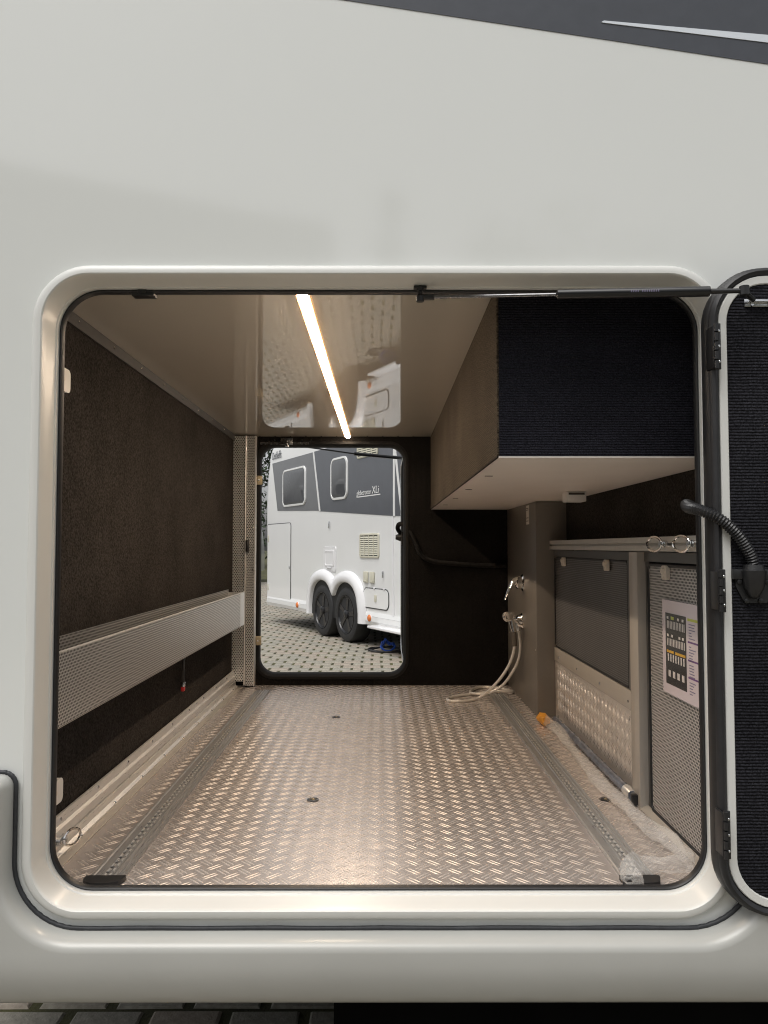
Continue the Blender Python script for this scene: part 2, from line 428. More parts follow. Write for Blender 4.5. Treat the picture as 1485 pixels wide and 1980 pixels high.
for k in range(9):
    b = mb(); paver_mesh(b, 0, 0, jitter()); o = b.build('paving_stone', PAV[k % 3], ground, smooth=0)
    protos.append(o)
used = [False]*9
for _, (x, y) in ind:
    k = random.randrange(9)
    if not used[k]: o = protos[k]; used[k] = True
    else:
        o = protos[k].copy(); COL.objects.link(o); o.parent = ground
    o.location = (x, y, 0); o.rotation_euler = (0,0,random.uniform(-.012,.012))
for k in range(9):
    if not used[k]: bpy.data.objects.remove(protos[k])
b = mb()
for c in cells:
    if c in indset: continue
    b.cur = random.randrange(3); paver_mesh(b, c[0], c[1], jitter())
tag(b.build('paving_stones', PAV, ground, smooth=0, fix=False), kind='stuff')

# ================================================================== NEAR MOTORHOME: BODY SHELL
home = thing('motorhome', 'cream motorhome body filling the view, its big garage hatch open', 'motorhome', (0, YO, 0))
OX0, OX1, OZ0, OZ1, OR = -.632, .617, .539, 1.693, .082     # clear opening at the rubber seal
def oloop(d, y, n=12):
    """loop round the opening; d = outward offset, one number or (top, side, bottom)"""
    if not isinstance(d, tuple): return [(p, y, q) for p, q in rr(OX0-d, OX1+d, OZ0-d, OZ1+d, OR+d, n)]
    out = []
    base = rr(OX0, OX1, OZ0, OZ1, OR, n)
    for k, (p, q) in enumerate(base):
        c = k//(n+1); a = R(90*c + 90*(k % (n+1))/n); cx, cz = math.cos(a), math.sin(a)
        e = d[1]*cx*cx + (d[0] if cz > 0 else d[2])*cz*cz
        out.append((p+cx*e, y, q+cz*e))
    return out
RX0, RX1, TZ = -1.05, 5.6, 2.95
b = mb(); sheet_hole([(RX0,.40),(RX1,.40),(RX1,TZ),(RX0,TZ)], [[(p,q) for p,_,q in oloop((.0265,.0268,.0248), YO)]], YO, b)
b.build('side_panel', M['paint'], home, smooth=0)
b = mb(); sheet_hole([(RX0,.46),(RX1,.46),(RX1,TZ),(RX0,TZ)], [[(p,q) for p,_,q in oloop(.0, YI)]], YI, b)
b.build('inner_lining', M['backing'], home, smooth=0)
prof = [(0,0,0,YI),(.0006,.0006,.0006,1.484),(.0008,.0008,.0008,1.4785),(.0026,.0030,.0034,1.4765),(.0036,.0030,.0036,1.460),(.0044,.0030,.0038,1.440),(.0052,.0030,.0038,1.424),
        (.0064,.0038,.0046,1.4190),(.0088,.0058,.0064,1.4168),(.0130,.0105,.0108,1.4170),(.0185,.0170,.0165,1.4182),(.0225,.0212,.0205,1.4205),(.0252,.0245,.0232,1.4245),(.0265,.0265,.0246,1.4295),(.0268,.0272,.0252,1.4335)]
b = mb(); b.loops([oloop((a,c,e),y,12) for a,c,e,y in prof]); b.build('hatch_frame', M['frame_paint'], home, smooth=33)
b = mb(); b.loops([oloop(.001,1.490,12),oloop(-.003,1.487,12),oloop(-.006,1.490,12),oloop(-.006,1.500,12),oloop(.001,1.503,12)])
b.build('opening_seal', M['rubber'], home, smooth=60)
# shell: roof, rear, front, far side
b = mb(); b.box(RX0, RX1, YO+.002, 3.83, TZ-.03, TZ-.001); b.build('roof', M['paint'], home)
b = mb(); b.box(RX0-.03, RX0-.001, YO, 3.832, .40, TZ); b.build('rear_panel', M['paint'], home)
b = mb(); b.box(RX1+.001, RX1+.03, YO, 3.832, .40, TZ); b.build('front_panel', M['paint'], home)
DX0, DX1, DZ0, DZ1, DR = -.603, .103, .572, 1.683, .075      # far opening
def dloop(d, y, n=8): return [(p, y, q) for p, q in rr(DX0-d, DX1+d, DZ0-d, DZ1+d, DR+d, n)]
b = mb(); sheet_hole([(RX0,.40),(RX1,.40),(RX1,TZ),(RX0,TZ)], [[(p,q) for p,_,q in dloop(.012, 0)]], 3.832, b)
b.build('far_side_panel', M['paint'], home, smooth=0)
b = mb(); b.loops([dloop(.012,3.832),dloop(.004,3.836),dloop(0,3.828),dloop(0,FY+.012),dloop(.010,FY-.004),dloop(.022,FY-.004),dloop(.024,FY+.004)])
b.build('far_hatch_frame', M['far_frame'], home, smooth=50)
b = mb(); b.box(RX0, RX1, YO+.08, 3.80, .405, .455)
b.box(-.10, 2.6, 1.62, 3.55, .09, .404); b.build('underbody', M['under'], home)

# lower skirt with its raised rounded lip
SK = []
def arc(cx, cz, r, a0, a1, n):
    return [(cx+r*math.cos(R(a0+(a1-a0)*k/n)), cz+r*math.sin(R(a0+(a1-a0)*k/n))) for k in range(n+1)]
SK += [(RX0-.03,.776),(-.95,.776),(-.85,.776),(-.76,.776)] + arc(-.694,.754,.022,90,0,6) + [(-.672,.72),(-.672,.67)] + arc(-.672+.122,.497+.122,.122,180,270,14)
SK += [(x,.497) for x in (-.4,-.2,0,.2,.4)] + arc(.555,.497+.13,.13,270,345,10) + [(.692,.64),(.706,.70),(.726,.745),(.76,.770),(.82,.776),(.95,.776),(1.5,.776),(3,.776),(RX1,.776)]
def offset_path(P, d):
    out = []
    for i,(x,z) in enumerate(P):
        a = Vector(P[max(i-1,0)]); c = Vector(P[min(i+1,len(P)-1)]); t = (c-a).normalized()
        nrm = Vector((t.y,-t.x))         # right of travel = into the skirt
        out.append((x+nrm.x*d, z+nrm.y*d))
    return out
b = mb()
pr = [(0,1.4315),(.0006,1.419),(.002,1.406),(.0045,1.3965),(.008,1.3895),(.013,1.385),(.019,1.3832),(.021,1.383)]
LP = [[(x,y,z) for x,z in offset_path(SK,d)] for d,y in pr]
b.loops(LP, closed=False)
last = offset_path(SK,.021); bot = [(x,.452) for x in np.linspace(RX1, RX0-.03, 14)]
bm_ = mb(); sheet_hole(last + [(RX1,.452),(RX0-.03,.452)], [], 1.383, bm_); b.add(bm_.v, bm_.f)
pb = [(.452,1.383),(.438,1.3845),(.424,1.3875),(.409,1.3925),(.394,1.399),(.382,1.4065),(.374,1.416),(.372,1.424),(.372,1.50)]
xs = (RX0-.03, RX1)
b.loops([[(xs[0],y,z),(xs[1],y,z)] for z,y in pb], closed=False)
sk = b.build('lower_skirt', M['skirt_paint'], home, smooth=0)
bm = bmesh.new(); bm.from_mesh(sk.data); bmesh.ops.remove_doubles(bm, verts=bm.verts, dist=1e-5); bmesh.ops.recalc_face_normals(bm, faces=bm.faces[:])
for f in bm.faces: f.smooth = True
bm.to_mesh(sk.data); bm.free()
b = mb(); wob = lambda i: .0012*math.sin(i*1.9)
b.tube([(p.x, 1.4265, p.y+wob(i)*.5) for i, p in enumerate(smooth_path([(x,z,0) for x,z in offset_path(SK,-.0025)], 3))], .0042, 8)
b.build('skirt_seal', M['seal_line'], home, smooth=60)

# graphics on the wall
b = mb(); b.prism([(RX0,2.39),(-.07,2.238),(.737,2.113),(RX1,1.36),(RX1,2.62),(RX0,2.62)], YO-.0012, YO-.0002); b.build('body_stripe', M['decal'], home, smooth=0)
b = mb(); b.prism([(.419,2.1945),(.424,2.1975),(.738,2.1695),(2.2,2.03),(2.2,1.978),(.738,2.1545),(.422,2.1935)], YO-.0026, YO-.0014); b.build('swoosh', M['silver'], home, smooth=0)

# ------------------------------------------------------------------ hatch door, swung open to the right
HY = 1.378
GZ0, GZ1, GX0, GX1, GR = .538, 1.700, .589, 1.83, .105
def door_loop(d, y, n=10): return [(p,y,q) for p,q in rr(GX0+d, GX1-d, GZ0+d, GZ1-d, GR-d, n)]
door = mb().loops([door_loop(.002,HY+.032),door_loop(0,HY+.028),door_loop(0,HY+.010),door_loop(.004,HY+.004)], cap0=True, cap1=True).build('garage_door', M['rubber'], home, smooth=50)
mb().loops([door_loop(.003,HY+.004),door_loop(.004,HY-.004),door_loop(.010,HY-.008),door_loop(.016,HY-.005),door_loop(.018,HY+.003)]).build('edge_seal', M['rubber_grey'], door, smooth=50)
mb().loops([door_loop(.018,HY+.003),door_loop(.0185,HY-.003),door_loop(.020,HY-.0045),door_loop(.032,HY-.0045),door_loop(.0335,HY-.003),door_loop(.034,HY+.003)]).build('edge_trim', M['frame_paint'], door, smooth=40)
mb().loops([door_loop(.034,HY+.002),door_loop(.0345,HY-.0015),door_loop(.037,HY-.002)], cap1=True).build('carpet_lining', M['carpet_door'], door, smooth=30)
b = mb()                                # cable socket on the lining
b.box(.622,.692,HY-.012,HY-.002,1.132,1.150,.002)
b.prism([(.628,1.150),(.628,1.120),(.640,1.096),(.650,1.090),(.682,1.090),(.690,1.094),(.690,1.150)], HY-.007, HY-.002)
b.lathe([(0,.021),(.006,.0205),(.03,.017),(.046,.009),(.05,.004)], (.657,HY-.014,1.148),(0,0,-1),16)
b.lathe([(0,.019),(.012,.016)], (.657,HY-.014,1.146),(0,0,1),16)
for x, z in ((.634,1.128),(.684,1.128),(.646,1.094),(.671,1.094)): b.lathe([(0,.005),(.004,.0045),(.005,.002)], (x,HY-.006,z),(0,-1,0),8)
b.build('cable_socket', M['black'], door, smooth=40)
b = mb()
b.box(.655,.735,HY-.005,HY-.002,1.624,1.638,.001); b.box(.660,.735,HY-.014,HY-.005,1.630,1.633,.001)
for x in (.668,.70,.725): b.lathe([(0,.004),(.003,.003)], (x,HY-.005,1.628),(0,-1,0),8)
b.build('strut_bracket', M['zinc'], door, smooth=40)
def hinge(z0, z1):
    b = mb(); x = .5925
    b.box(x-.001,x+.010,1.3535,1.3575,z0,z1,.001); b.box(x-.004,x+.001,1.354,1.385,z0+.004,z1-.004,.001)
    n = 5; h = (z1-z0)/n
    for k in range(n): b.lathe([(0,.004),(h*.86,.004)], (x+.001,1.352,z0+k*h+h*.07),(0,0,1),10)
    hg = b.build('hinge', M['black'], door, smooth=40)
    c = mb()
    for k in range(3): screw(c, (x+.0065,1.3535,z0+(k+.5)*(z1-z0)/3), (0,-1,0), .0025, .002)
    c.build('screw', M['zinc'], hg)
hinge(1.505,1.588); hinge(1.075,1.150); hinge(.650,.732)
# gas strut across the top of the opening
SA, SB = Vector((.0845,1.470,1.673)), Vector((.637,1.335,1.6405))
sp_at = lambda t: SA.lerp(SB, t)
sdir = (SB-SA); sl_ = sdir.length
st = mb().lathe([(0,.003),(.004,.0092),(.470*sl_,.0092),(.474*sl_,.004)], sp_at(.43), sdir, 18).build('gas_strut', M['strut'], home, smooth=40)
mb().tube([sp_at(0), sp_at(.435)], .0034, 10).build('rod', M['steel'], st)
b = mb(); b.lathe([(0,.0062),(.024,.0062)], sp_at(-.015), sdir,10)
b.lathe([(0,.008),(.010,.0085),(.014,.005)], SA+Vector((-.012,.002,-.008)),(0,0,1),12); b.lathe([(0,.0035),(.022,.0035)], SA+Vector((-.012,.002,.002)),(0,0,1),8); b.lathe([(0,.007),(.005,.007)], SA+Vector((-.012,.002,.012)),(0,0,1),10)
b.box(.060,.085,1.466,1.478,1.690,1.694)
b.build('ball_joint', M['black'], st, smooth=40)
b = mb()
b.lathe([(0,.0048),(.095*sl_,.0042)], sp_at(.90), sdir,10); b.lathe([(0,.0085),(.016,.0085)], SB+Vector((0,0,-.008)),(0,0,1),12)
b.tube([SB, SB+Vector((.012,.012,-.004)), SB+Vector((.03,.030,-.006))], .005, 8)
b.build('ball_joint', M['black'], st, smooth=40)
b = mb()                                # small printed line on the cylinder
for k in range(13):
    if k in (4,): continue
    c_ = sp_at(.66+k*.0068); b.box(c_.x, c_.x+.0024, c_.y-.0098, c_.y-.0094, c_.z-.0015, c_.z+.0024)
b.build('printed_marking', M['p_ink'], st)

# ------------------------------------------------------------------ far hatch door, swung outwards, seen edge on
fd = mb().prism([(p,q) for p,q in rr(3.85,4.53,.585,1.675,.09,8)], .112,.142,'x').build('far_door', M['paint'], home, smooth=40)
mb().prism([(p,q) for p,q in rr(3.87,4.51,.605,1.655,.08,8)], .1085,.112,'x').build('carpet_lining', M['carpet_back'], fd, smooth=40)
b = mb(); lo = lambda d,x: [(x,p,q) for p,q in rr(3.85+d,4.53-d,.585+d,1.675-d,.09-d,8)]
b.loops([lo(0,.113),lo(0,.106),lo(.010,.104),lo(.016,.108)]); b.build('edge_trim', M['zinc'], fd, smooth=40)
b = mb(); b.lathe([(0,.022),(.02,.02),(.04,.012)], (.1085,4.1,1.24),(-1,0,0),14); b.box(.098,.1085,4.07,4.13,1.20,1.27,.003); b.build('cable_socket', M['black'], fd, smooth=40)
fs = mb().lathe([(0,.004),(.003,.0095),(.40,.0095),(.403,.004)], (-.150,4.075,1.684),(.262,.278,.009),14).build('far_gas_strut', M['strut'], home, smooth=40)
mb().tube([(-.468,3.765,1.693),(-.148,4.077,1.684)], .0042, 8).build('rod', M['strut'], fs)
b = mb(); b.box(-.60,-.36,3.748,3.754,1.690,1.702); b.lathe([(0,.011),(.03,.011)], (-.468,3.752,1.680),(0,0,1),12); b.box(-.50,-.44,3.742,3.756,1.688,1.722,.002)
for k in range(5): b.lathe([(0,.004),(.004,.003)], (-.53+k*.045,3.752,1.712),(0,-1,0),8)
b.build('strut_bracket', M['steel'], fs, smooth=40)

# wheels and chassis of this motorhome (it stands on them)
def simple_wheel(parent, x, y, side):
    t = mb().lathe([(0,.20),(0,.30),(.02,.325),(.05,.335),(.17,.335),(.20,.325),(.215,.30),(.215,.20)], (x,y,.335),(0,side,0),32).build('wheel', M['tyre'], parent, smooth=40)
    mb().lathe([(-.004,.205),(-.006,.19),(.03,.17),(.04,.06),(.02,.05)], (x,y,.335),(0,side,0),24).build('rim', M['zinc'], t, smooth=40)
for x in (3.0, 5.0): simple_wheel(home, x, 1.50, 1); simple_wheel(home, x, 3.78, -1)

# ================================================================== GARAGE LINING (the room)
def struct(o, label, cat): return tag(o, label, cat, kind='structure')
LX, CX = -.714, .73
b = mb(); b.box(LX-.004, CX+.05, YI+.003, FY+.02, FZ-.04, FZ)
floor = struct(b.build('floor', M['floor'], smooth=0), 'aluminium tread plate floor of the garage, glossy in the middle', 'floor')
bars = tread_bars((LX+.046, YI+.004, FZ), (1,0,0), (0,1,0), (0,0,1), 1.39, FY-YI-.02,
                  skip=lambda a, c: (.070 < a < .152 and c > .07) or (1.138 < a < 1.226 and c > .07 and c < 2.0))
tag(bars.build('tread_bars', M['tread'], floor, smooth=75, fix=False), kind='stuff')
mb().box(LX+.002, LX+.044, YI+.01, FY-.01, FZ, FZ+.0025).build('edge_strip', M['alu_matt'], floor)
CZ = 1.730
b = mb(); b.box(LX-.004, CX+.05, YI+.003, FY+.02, CZ, CZ+.03)
ceil_ = struct(b.build('ceiling', M['ceiling'], smooth=0), 'glossy cream ceiling panel mirroring the yard outside', 'ceiling')
b = mb(); b.box(LX-.004, LX+.002, YI+.01, FY-.02, 1.700, CZ-.0005); tr = b.build('edge_trim', M['trimbrown'], ceil_)
b = mb()
for k in range(9): screw(b, (LX+.002, 1.78+k*.235, 1.716), (1,0,0), .0045, .003)
b.build('screws', M['zinc'], tr)
b = mb()
for k in range(11): screw(b, (-.60+k*.075, FY-.02, CZ), (0,0,-1), .004, .003)
b.build('screw_row', M['trimbrown'], ceil_)
b = mb(); b.box(LX-.024, LX-.005, YI+.003, FY+.02, FZ-.04, CZ+.03)
struct(b.build('wall_left', M['carpet_wall'], smooth=0), 'dark brown felt side wall behind the perforated tray', 'wall')
b = mb(); sheet_hole([(LX-.02,FZ-.03),(CX+.05,FZ-.03),(CX+.05,CZ+.02),(LX-.02,CZ+.02)], [[(p,q) for p,_,q in dloop(.02,0)]], FY, b)
sheet_hole([(LX-.02,FZ-.03),(CX+.05,FZ-.03),(CX+.05,CZ+.02),(LX-.02,CZ+.02)], [[(p,q) for p,_,q in dloop(.02,0)]], FY+.03, b)
wb = struct(b.build('wall_back', M['carpet_back'], smooth=0, fix=False), 'black felt end wall around the small far hatch', 'wall')
for z in (1.515, .735):
    o = mb().box(-.640,-.588,FY-.008,FY-.003,z-.022,z+.022,.0012).build('latch_plate', M['brass'], wb)
    c = mb(); screw(c, (-.605,FY-.008,z),(0,-1,0),.005,.002); c.build('screw', M['zinc'], o)
b = mb(); b.box(CX, CX+.02, YI+.003, 3.10, 1.19, 1.40); struct(b.build('wall_right', M['carpet_wall'], smooth=0), 'narrow dark felt wall between white locker base and top rail', 'wall')

# ================================================================== LED strip
led = thing('led_strip_light', 'long lit LED strip running down the glossy ceiling', 'light', (-.17,2.6,CZ))
mb().box(-.1825,-.1575,1.56,FY-.03,CZ-.006,CZ-.0005).build('channel', M['alu_matt'], led)
b = mb()
b.loops([[(x,1.563,z) for x,z in ((-.1815,CZ-.006),(-.178,CZ-.011),(-.170,CZ-.013),(-.162,CZ-.011),(-.1585,CZ-.006))],
         [(x,FY-.033,z) for x,z in ((-.1815,CZ-.006),(-.178,CZ-.011),(-.170,CZ-.013),(-.162,CZ-.011),(-.1585,CZ-.006))]], cap0=True, cap1=True)
b.build('diffuser', M['led'], led, smooth=0)
for xa, xb in ((-.1850,-.1818),(-.1582,-.1550)): mb().box(xa,xb,1.562,FY-.032,CZ-.0085,CZ-.0062,.0008).build('halo_strip', M['led_halo'], led)  # added glowing strips in place of the warm halo beside the diffuser

# black catch at the top of the opening
ct = thing('door_catch', 'small black catch under the top left of the opening', 'latch', (-.471,1.50,1.70))
mb().box(-.494,-.448,1.488,1.512,1.682,1.700,.003).build('housing', M['black'], ct)
mb().box(-.480,-.462,1.484,1.489,1.686,1.693,.001).build('tongue', M['rubber'], ct)

# ================================================================== perforated tray on the left wall
tr = thing('perforated_tray', 'long perforated aluminium tray along the left felt wall', 'shelf', (-.672,2.5,.83))
TY0, TY1 = 1.50, 3.545
f = perforated((-.635,TY0,.836),(0,1,0),(0,0,1),TY1-TY0,.144,.0072,.0026,.0004,(1,0,0)); fr = f.build('front_sheet', M['alu_face'], tr, smooth=0, fix=False)
mb().box(-.6385,-.637,TY0,TY1,.834,.982).build('hole_shade', M['backing'], fr)  # dark sheet added behind the holes to imitate the dim tray interior
mb().tube([(-.636,TY0,.982),(-.636,TY1,.982)], .0028, 8).build('rolled_edge', M['alu'], fr)
mb().box(-.71,-.6375,TY0,TY1,.832,.836).build('bottom', M['alu_matt'], tr)
f = perforated((-.708,TY0,.945),(0,1,0),(0,0,1),TY1-TY0,.049,.0072,.0026,.0004,(1,0,0)); f.build('back_lip', M['alu_face'], tr, smooth=0, fix=False)
mb().box(-.7125,-.710,TY0,TY1,.836,.994).build('back_sheet', M['backing'], tr)
mb().box(-.6362,-.6345,TY1-.10,TY1,.834,.982).build('plain_end', M['alu_face'], fr)
mb().box(-.709,-.6365,TY1-.003,TY1+.001,.834,.981).build('end_plate', M['alu'], tr)
for y in (2.0, 2.95):
    mb().box(-.709,-.637,y-.001,y+.001,.955,.962).build('cross_rib', M['alu_matt'], tr)

# strap below the tray
sp = thing('retaining_strap', 'black strap with red tip hanging below the perforated tray', 'strap', (-.70,2.72,.70))
mb().tube([(-.690,2.715,.835),(-.698,2.717,.79),(-.700,2.72,.745),(-.700,2.722,.715)], .007, 8, rfun=lambda t,a,i: .0085*(1-.55*abs(math.sin(a)))).build('webbing', M['black'], sp)
mb().box(-.707,-.693,2.712,2.732,.700,.716,.002).build('tip', M['zinc'], sp)
mb().box(-.706,-.694,2.713,2.731,.684,.700,.003).build('red_tip', M['red'], sp)

# ================================================================== perforated corner post at far left
pp = thing('corner_post', 'perforated metal corner post beside the far hatch', 'post', (-.68,3.70,FZ))
perforated((-.727,3.690,FZ+.03),(1,0,0),(0,0,1),.066,1.172,.0095,.0030,.0015,(0,-1,0)).build('wide_face', M['alu_face'], pp, smooth=0, fix=False)
mb().box(-.727,-.661,3.694,3.696,FZ+.03,FZ+1.20).build('backing', M['backing'], pp)
mb().tube([(-.659,3.688,FZ+.012),(-.659,3.688,CZ-.006)], .0042, 10).build('corner_bead', M['alu'], pp)
perforated((-.655,3.700,FZ+.008),(1,0,0),(0,0,1),.037,1.196,.0092,.0030,.0015,(0,-1,0)).build('narrow_face', M['alu_face'], pp, smooth=0, fix=False)
mb().box(-.655,-.617,3.704,3.706,FZ+.005,FZ+1.205).build('narrow_backing', M['backing'], pp)
mb().box(-.617,-.6135,3.697,3.74,FZ+.005,CZ-.005).build('edge_lip', M['alu'], pp)
b = mb()
for z in (1.47,1.28,1.08,.80,.63): screw(b, (-.622,3.699,z),(0,-1,0),.004,.0025)
b.build('screws', M['zinc'], pp)
b = mb(); b.box(-.655,-.640,3.676,3.699,1.165,1.222,.003); b.box(-.650,-.643,3.668,3.678,1.185,1.21,.002); b.build('latch_handle', M['black'], pp)

# ================================================================== lashing rail along the left floor edge
lr = thing('lashing_rail', 'aluminium lashing rail along the foot of the left wall', 'rail', (-.705,2.6,FZ))
LPR = [(-.714,.602),(-.7085,.602),(-.7085,.580),(-.701,.576),(-.701,.5575),(-.7055,.5565),(-.7055,.5505),(-.701,.5495),(-.701,.532),(-.692,.5265),(-.692,.5230),(-.714,.5230)]
mb().prism(LPR, YI+.006, 3.70).build('profile', M['alu'], lr, smooth=20)
b = mb()
for k in range(9): screw(b, (-.7085,1.72+k*.225,.592),(1,0,0),.0042,.003); screw(b, (-.6935,1.80+k*.225,.5275),(.6,0,.8),.0042,.003)
b.build('screws', M['zinc'], lr)
def lashing_ring(name, label, x, y, z, nx, group):
    t = thing(name, label, 'lashing ring', (x,y,z), group=group)
    b = mb(); b.prism([(y+p,z+q) for p,q in rr(-.020,.020,-.008,.008,.0075,5)], x, x+nx*.007, 'x'); b.lathe([(0,.006),(.006,.006)], (x+nx*.007,y,z),(nx,0,0),10); b.build('fitting', M['zinc'], t, smooth=40)
    loop = [(x+nx*(.009+.010*(1-math.cos(a))), y+.016+.020*math.cos(a)*-1, z+.017*math.sin(a)) for a in np.linspace(0,2*math.pi,26)[:-1]]
    mb().tube(loop, .0030, 8, closed=True).build('ring', M['chrome'], t)
    return t
lashing_ring('lashing_ring', 'chrome lashing ring on the rail at the foot of left wall', -.701,1.705,.5535,1,'lashing rings')

# ================================================================== floor rails
def floor_rail(x0, label):
    t = thing('floor_rail', label, 'floor rail', (x0+.034,2.55,FZ), group='lashing rails on the floor')
    W = .068
    P = [(0,0),(0,.0045),(.003,.0060),(.006,.0060),(.008,.0045),(.021,.0050),(.0225,.0075),(.0265,.0075),(.0265,.0015),(.0415,.0015),(.0415,.0075),(.0455,.0075),(.047,.0050),(.052,.0045),(.0535,.0065),(.056,.0065),(.0575,.0045),(.062,.0045),(.0635,.0065),(.0655,.0065),(.068,.0030),(.068,0)]
    y0, y1 = 1.575, 3.60 if x0 < 0 else 3.52
    mb().prism([(x0+p,FZ+.0006+q) for p,q in P], y0, y1).build('profile', M['rail'], t, smooth=15)
    b = mb()                          # scalloped lip left and right of the groove
    n = int((y1-y0)/.025)
    for k in range(n):
        y = y0+.0125+k*.025
        for s, xa in ((1,.0265),(-1,.0415)):
            b.prism([(x0+xa,y-.0085),(x0+xa+s*.0045,y-.005),(x0+xa+s*.0045,y+.005),(x0+xa,y+.0085)] if s > 0 else [(x0+xa,y+.0085),(x0+xa+s*.0045,y+.005),(x0+xa+s*.0045,y-.005),(x0+xa,y-.0085)], FZ+.0055, FZ+.0080, 'z')
    tag(b.build('scallops', M['alu'], t, smooth=0, fix=True), kind='stuff')
    mb().box(x0+.027,x0+.041,y0+.002,y1-.002,FZ+.0021,FZ+.0026).build('groove', M['rail'], t)
    cap = [(x0-.006,y0+.004),(x0-.006,y0-.006)]+[(x0+.034-.040*math.cos(a), y0-.012-.022*math.sin(a)) for a in np.linspace(0.25,math.pi-.6,9)]+[(x0+.074,y0-.004),(x0+.074,y0+.004)]
    mb().prism(cap, FZ+.0008, FZ+.0100, 'z').build('end_cap', M['rubber'], t, smooth=30)
    return t
floor_rail(-.590, 'dark floor rail nearer the left felt wall, black end cap')
floor_rail(.482, 'dark floor rail on the right, its end under clear film')
for x, y, lab in ((-.185,2.068,'round floor eye in the middle of the floor, the nearer one'),(-.183,3.056,'round floor eye in the middle, further towards the far hatch'),(.589,2.067,'round floor eye on the right beside the clear film')):
    t = thing('floor_eye', lab, 'floor eye', (x,y,FZ), group='floor eyes')
    mb().lathe([(0,.016),(.0025,.0155),(.003,.012),(.0022,.0105)], (x,y,FZ),(0,0,1),20).build('collar', M['steel'], t, smooth=40)
    mb().lathe([(0,.0104),(.0024,.0104)], (x,y,FZ),(0,0,1),16).build('well', M['hole'], t)
    mb().lathe([(0,.005),(.003,.0045),(.0045,.002)], (x+.001,y,FZ),(0,0,1),10).build('screw', M['brass'], t, smooth=40)

# white clips on the left wall near the opening
for z, lab in ((1.560,'white plastic clip high on left felt wall'),(.658,'white plastic clip low on left wall above the rail')):
    t = thing('wall_clip', lab, 'clip', (-.71,1.68,z), group='white clips on the felt wall')
    b = mb(); b.prism([(p,q) for p,q in rr(1.660,1.722,z-.026,z+.026,.012,5)], -.718, -.7045, 'x'); b.build('plate', M['white_plastic'], t, smooth=40)
    mb().lathe([(0,.005),(.0015,.0045)], (-.7045,1.685,z),(1,0,0),10).build('screw', M['clip'], t)

# ================================================================== overhead locker
LK0, LKY, LKZ = .235, 1.560, 1.371
lk = thing('overhead_locker', 'large charcoal carpeted locker hanging under the ceiling at right', 'locker', (.48,2.65,LKZ))
mb().box(LK0+.003, CX+.04, LKY, LKY+.012, LKZ+.004, CZ-.0008).build('front', M['carpet_dark'], lk)
mb().box(LK0, LK0+.012, LKY+.0125, FY-.002, LKZ+.004, CZ-.0008).build('side', M['carpet_side'], lk)
mb().box(LK0+.002, CX+.04, LKY+.001, FY-.002, LKZ, LKZ+.0035).build('base', M['panel_light'], lk)
mb().tube([(LK0+.002,LKY+.004,LKZ+.004),(LK0+.002,LKY+.004,CZ-.004)], .0036, 8).build('corner_edge', M['carpet_side'], lk)
mb().tube([(LK0+.001,LKY+.006,LKZ+.003),(LK0+.001,FY-.01,LKZ+.003)], .0028, 8).build('bottom_edge', M['carpet_wall'], lk)
b = mb()
for y in (1.96,2.42,2.86,3.32): b.box(LK0+.026,LK0+.046,y-.004,y+.003,LKZ-.0016,LKZ-.0002)
b.build('fixing_plates', M['steel'], lk)
t = thing('ceiling_sensor', 'small white plastic box under the locker base', 'sensor', (.632,2.52,LKZ))
mb().box(.600,.664,2.500,2.565,LKZ-.034,LKZ-.0006,.003).build('housing', M['white_plastic'], t)
mb().box(.606,.658,2.4985,2.501,LKZ-.012,LKZ-.005).build('slot', M['p_mid'], t)

# ================================================================== corner column with the outside shower
cl = thing('corner_column', 'grey brown square column in the far right corner', 'column', (.66,3.4,FZ))
mb().box(.608,CX+.03,3.055,FY-.003,FZ+.001,LKZ-.001,.003).build('casing', M['grey_panel'], cl)
b = mb()
for y,z in ((3.70,1.30),(3.70,1.14),(3.075,1.05),(3.075,.78),(3.70,.78)): screw(b,(.608,y,z),(-1,0,0),.004,.002)
b.build('screws', M['alu_matt'], cl)
lb = mb().box(.6060,.6077,3.188,3.245,1.283,1.362).build('warning_label', M['label'], cl)
b = mb()
for z in (1.35,1.343,1.31,1.297): b.box(.6054,.6059,3.195,3.238,z-.0015,z+.0015)
b.build('print', M['ink'], lb)
tp = thing('mixer_tap', 'chrome single lever tap on the grey column', 'tap', (.606,3.33,1.03))
b = mb(); b.lathe([(0,.037),(.006,.037),(.010,.032),(.012,.028),(.028,.028),(.034,.022)], (.6078,3.325,1.035),(-1,0,0),24); b.build('base', M['chrome'], tp, smooth=40)
lev = smooth_path([(.585,3.325,1.042),(.568,3.32,1.040),(.550,3.312,1.018),(.535,3.306,.992),(.522,3.30,.962)],5)
mb().tube(lev, .01, 12, rfun=lambda t,a,i: (.019*(1-t)**1.4+.0048)*(1-.35*abs(math.sin(a))*t)).build('lever', M['chrome'], tp, smooth=60)
sh = thing('hand_shower', 'chrome hand shower hanging in its holder below the tap', 'shower', (.606,3.34,.86))
b = mb(); b.lathe([(0,.035),(.006,.035),(.010,.030),(.022,.027),(.028,.020)], (.6078,3.345,.868),(-1,0,0),24); b.tube([(.582,3.345,.868),(.566,3.335,.874),(.556,3.325,.878)], .010, 12); b.tube([(.585,3.345,.862),(.586,3.345,.842),(.587,3.345,.826)], .0088, 10); b.build('holder', M['chrome'], sh, smooth=40)
b = mb(); b.tube(smooth_path([(.548,3.315,.895),(.552,3.312,.868),(.556,3.308,.845),(.560,3.304,.826)],4), .011, 12, rfun=lambda t,a,i: .0145-.003*t); b.build('handle', M['chrome'], sh, smooth=60)
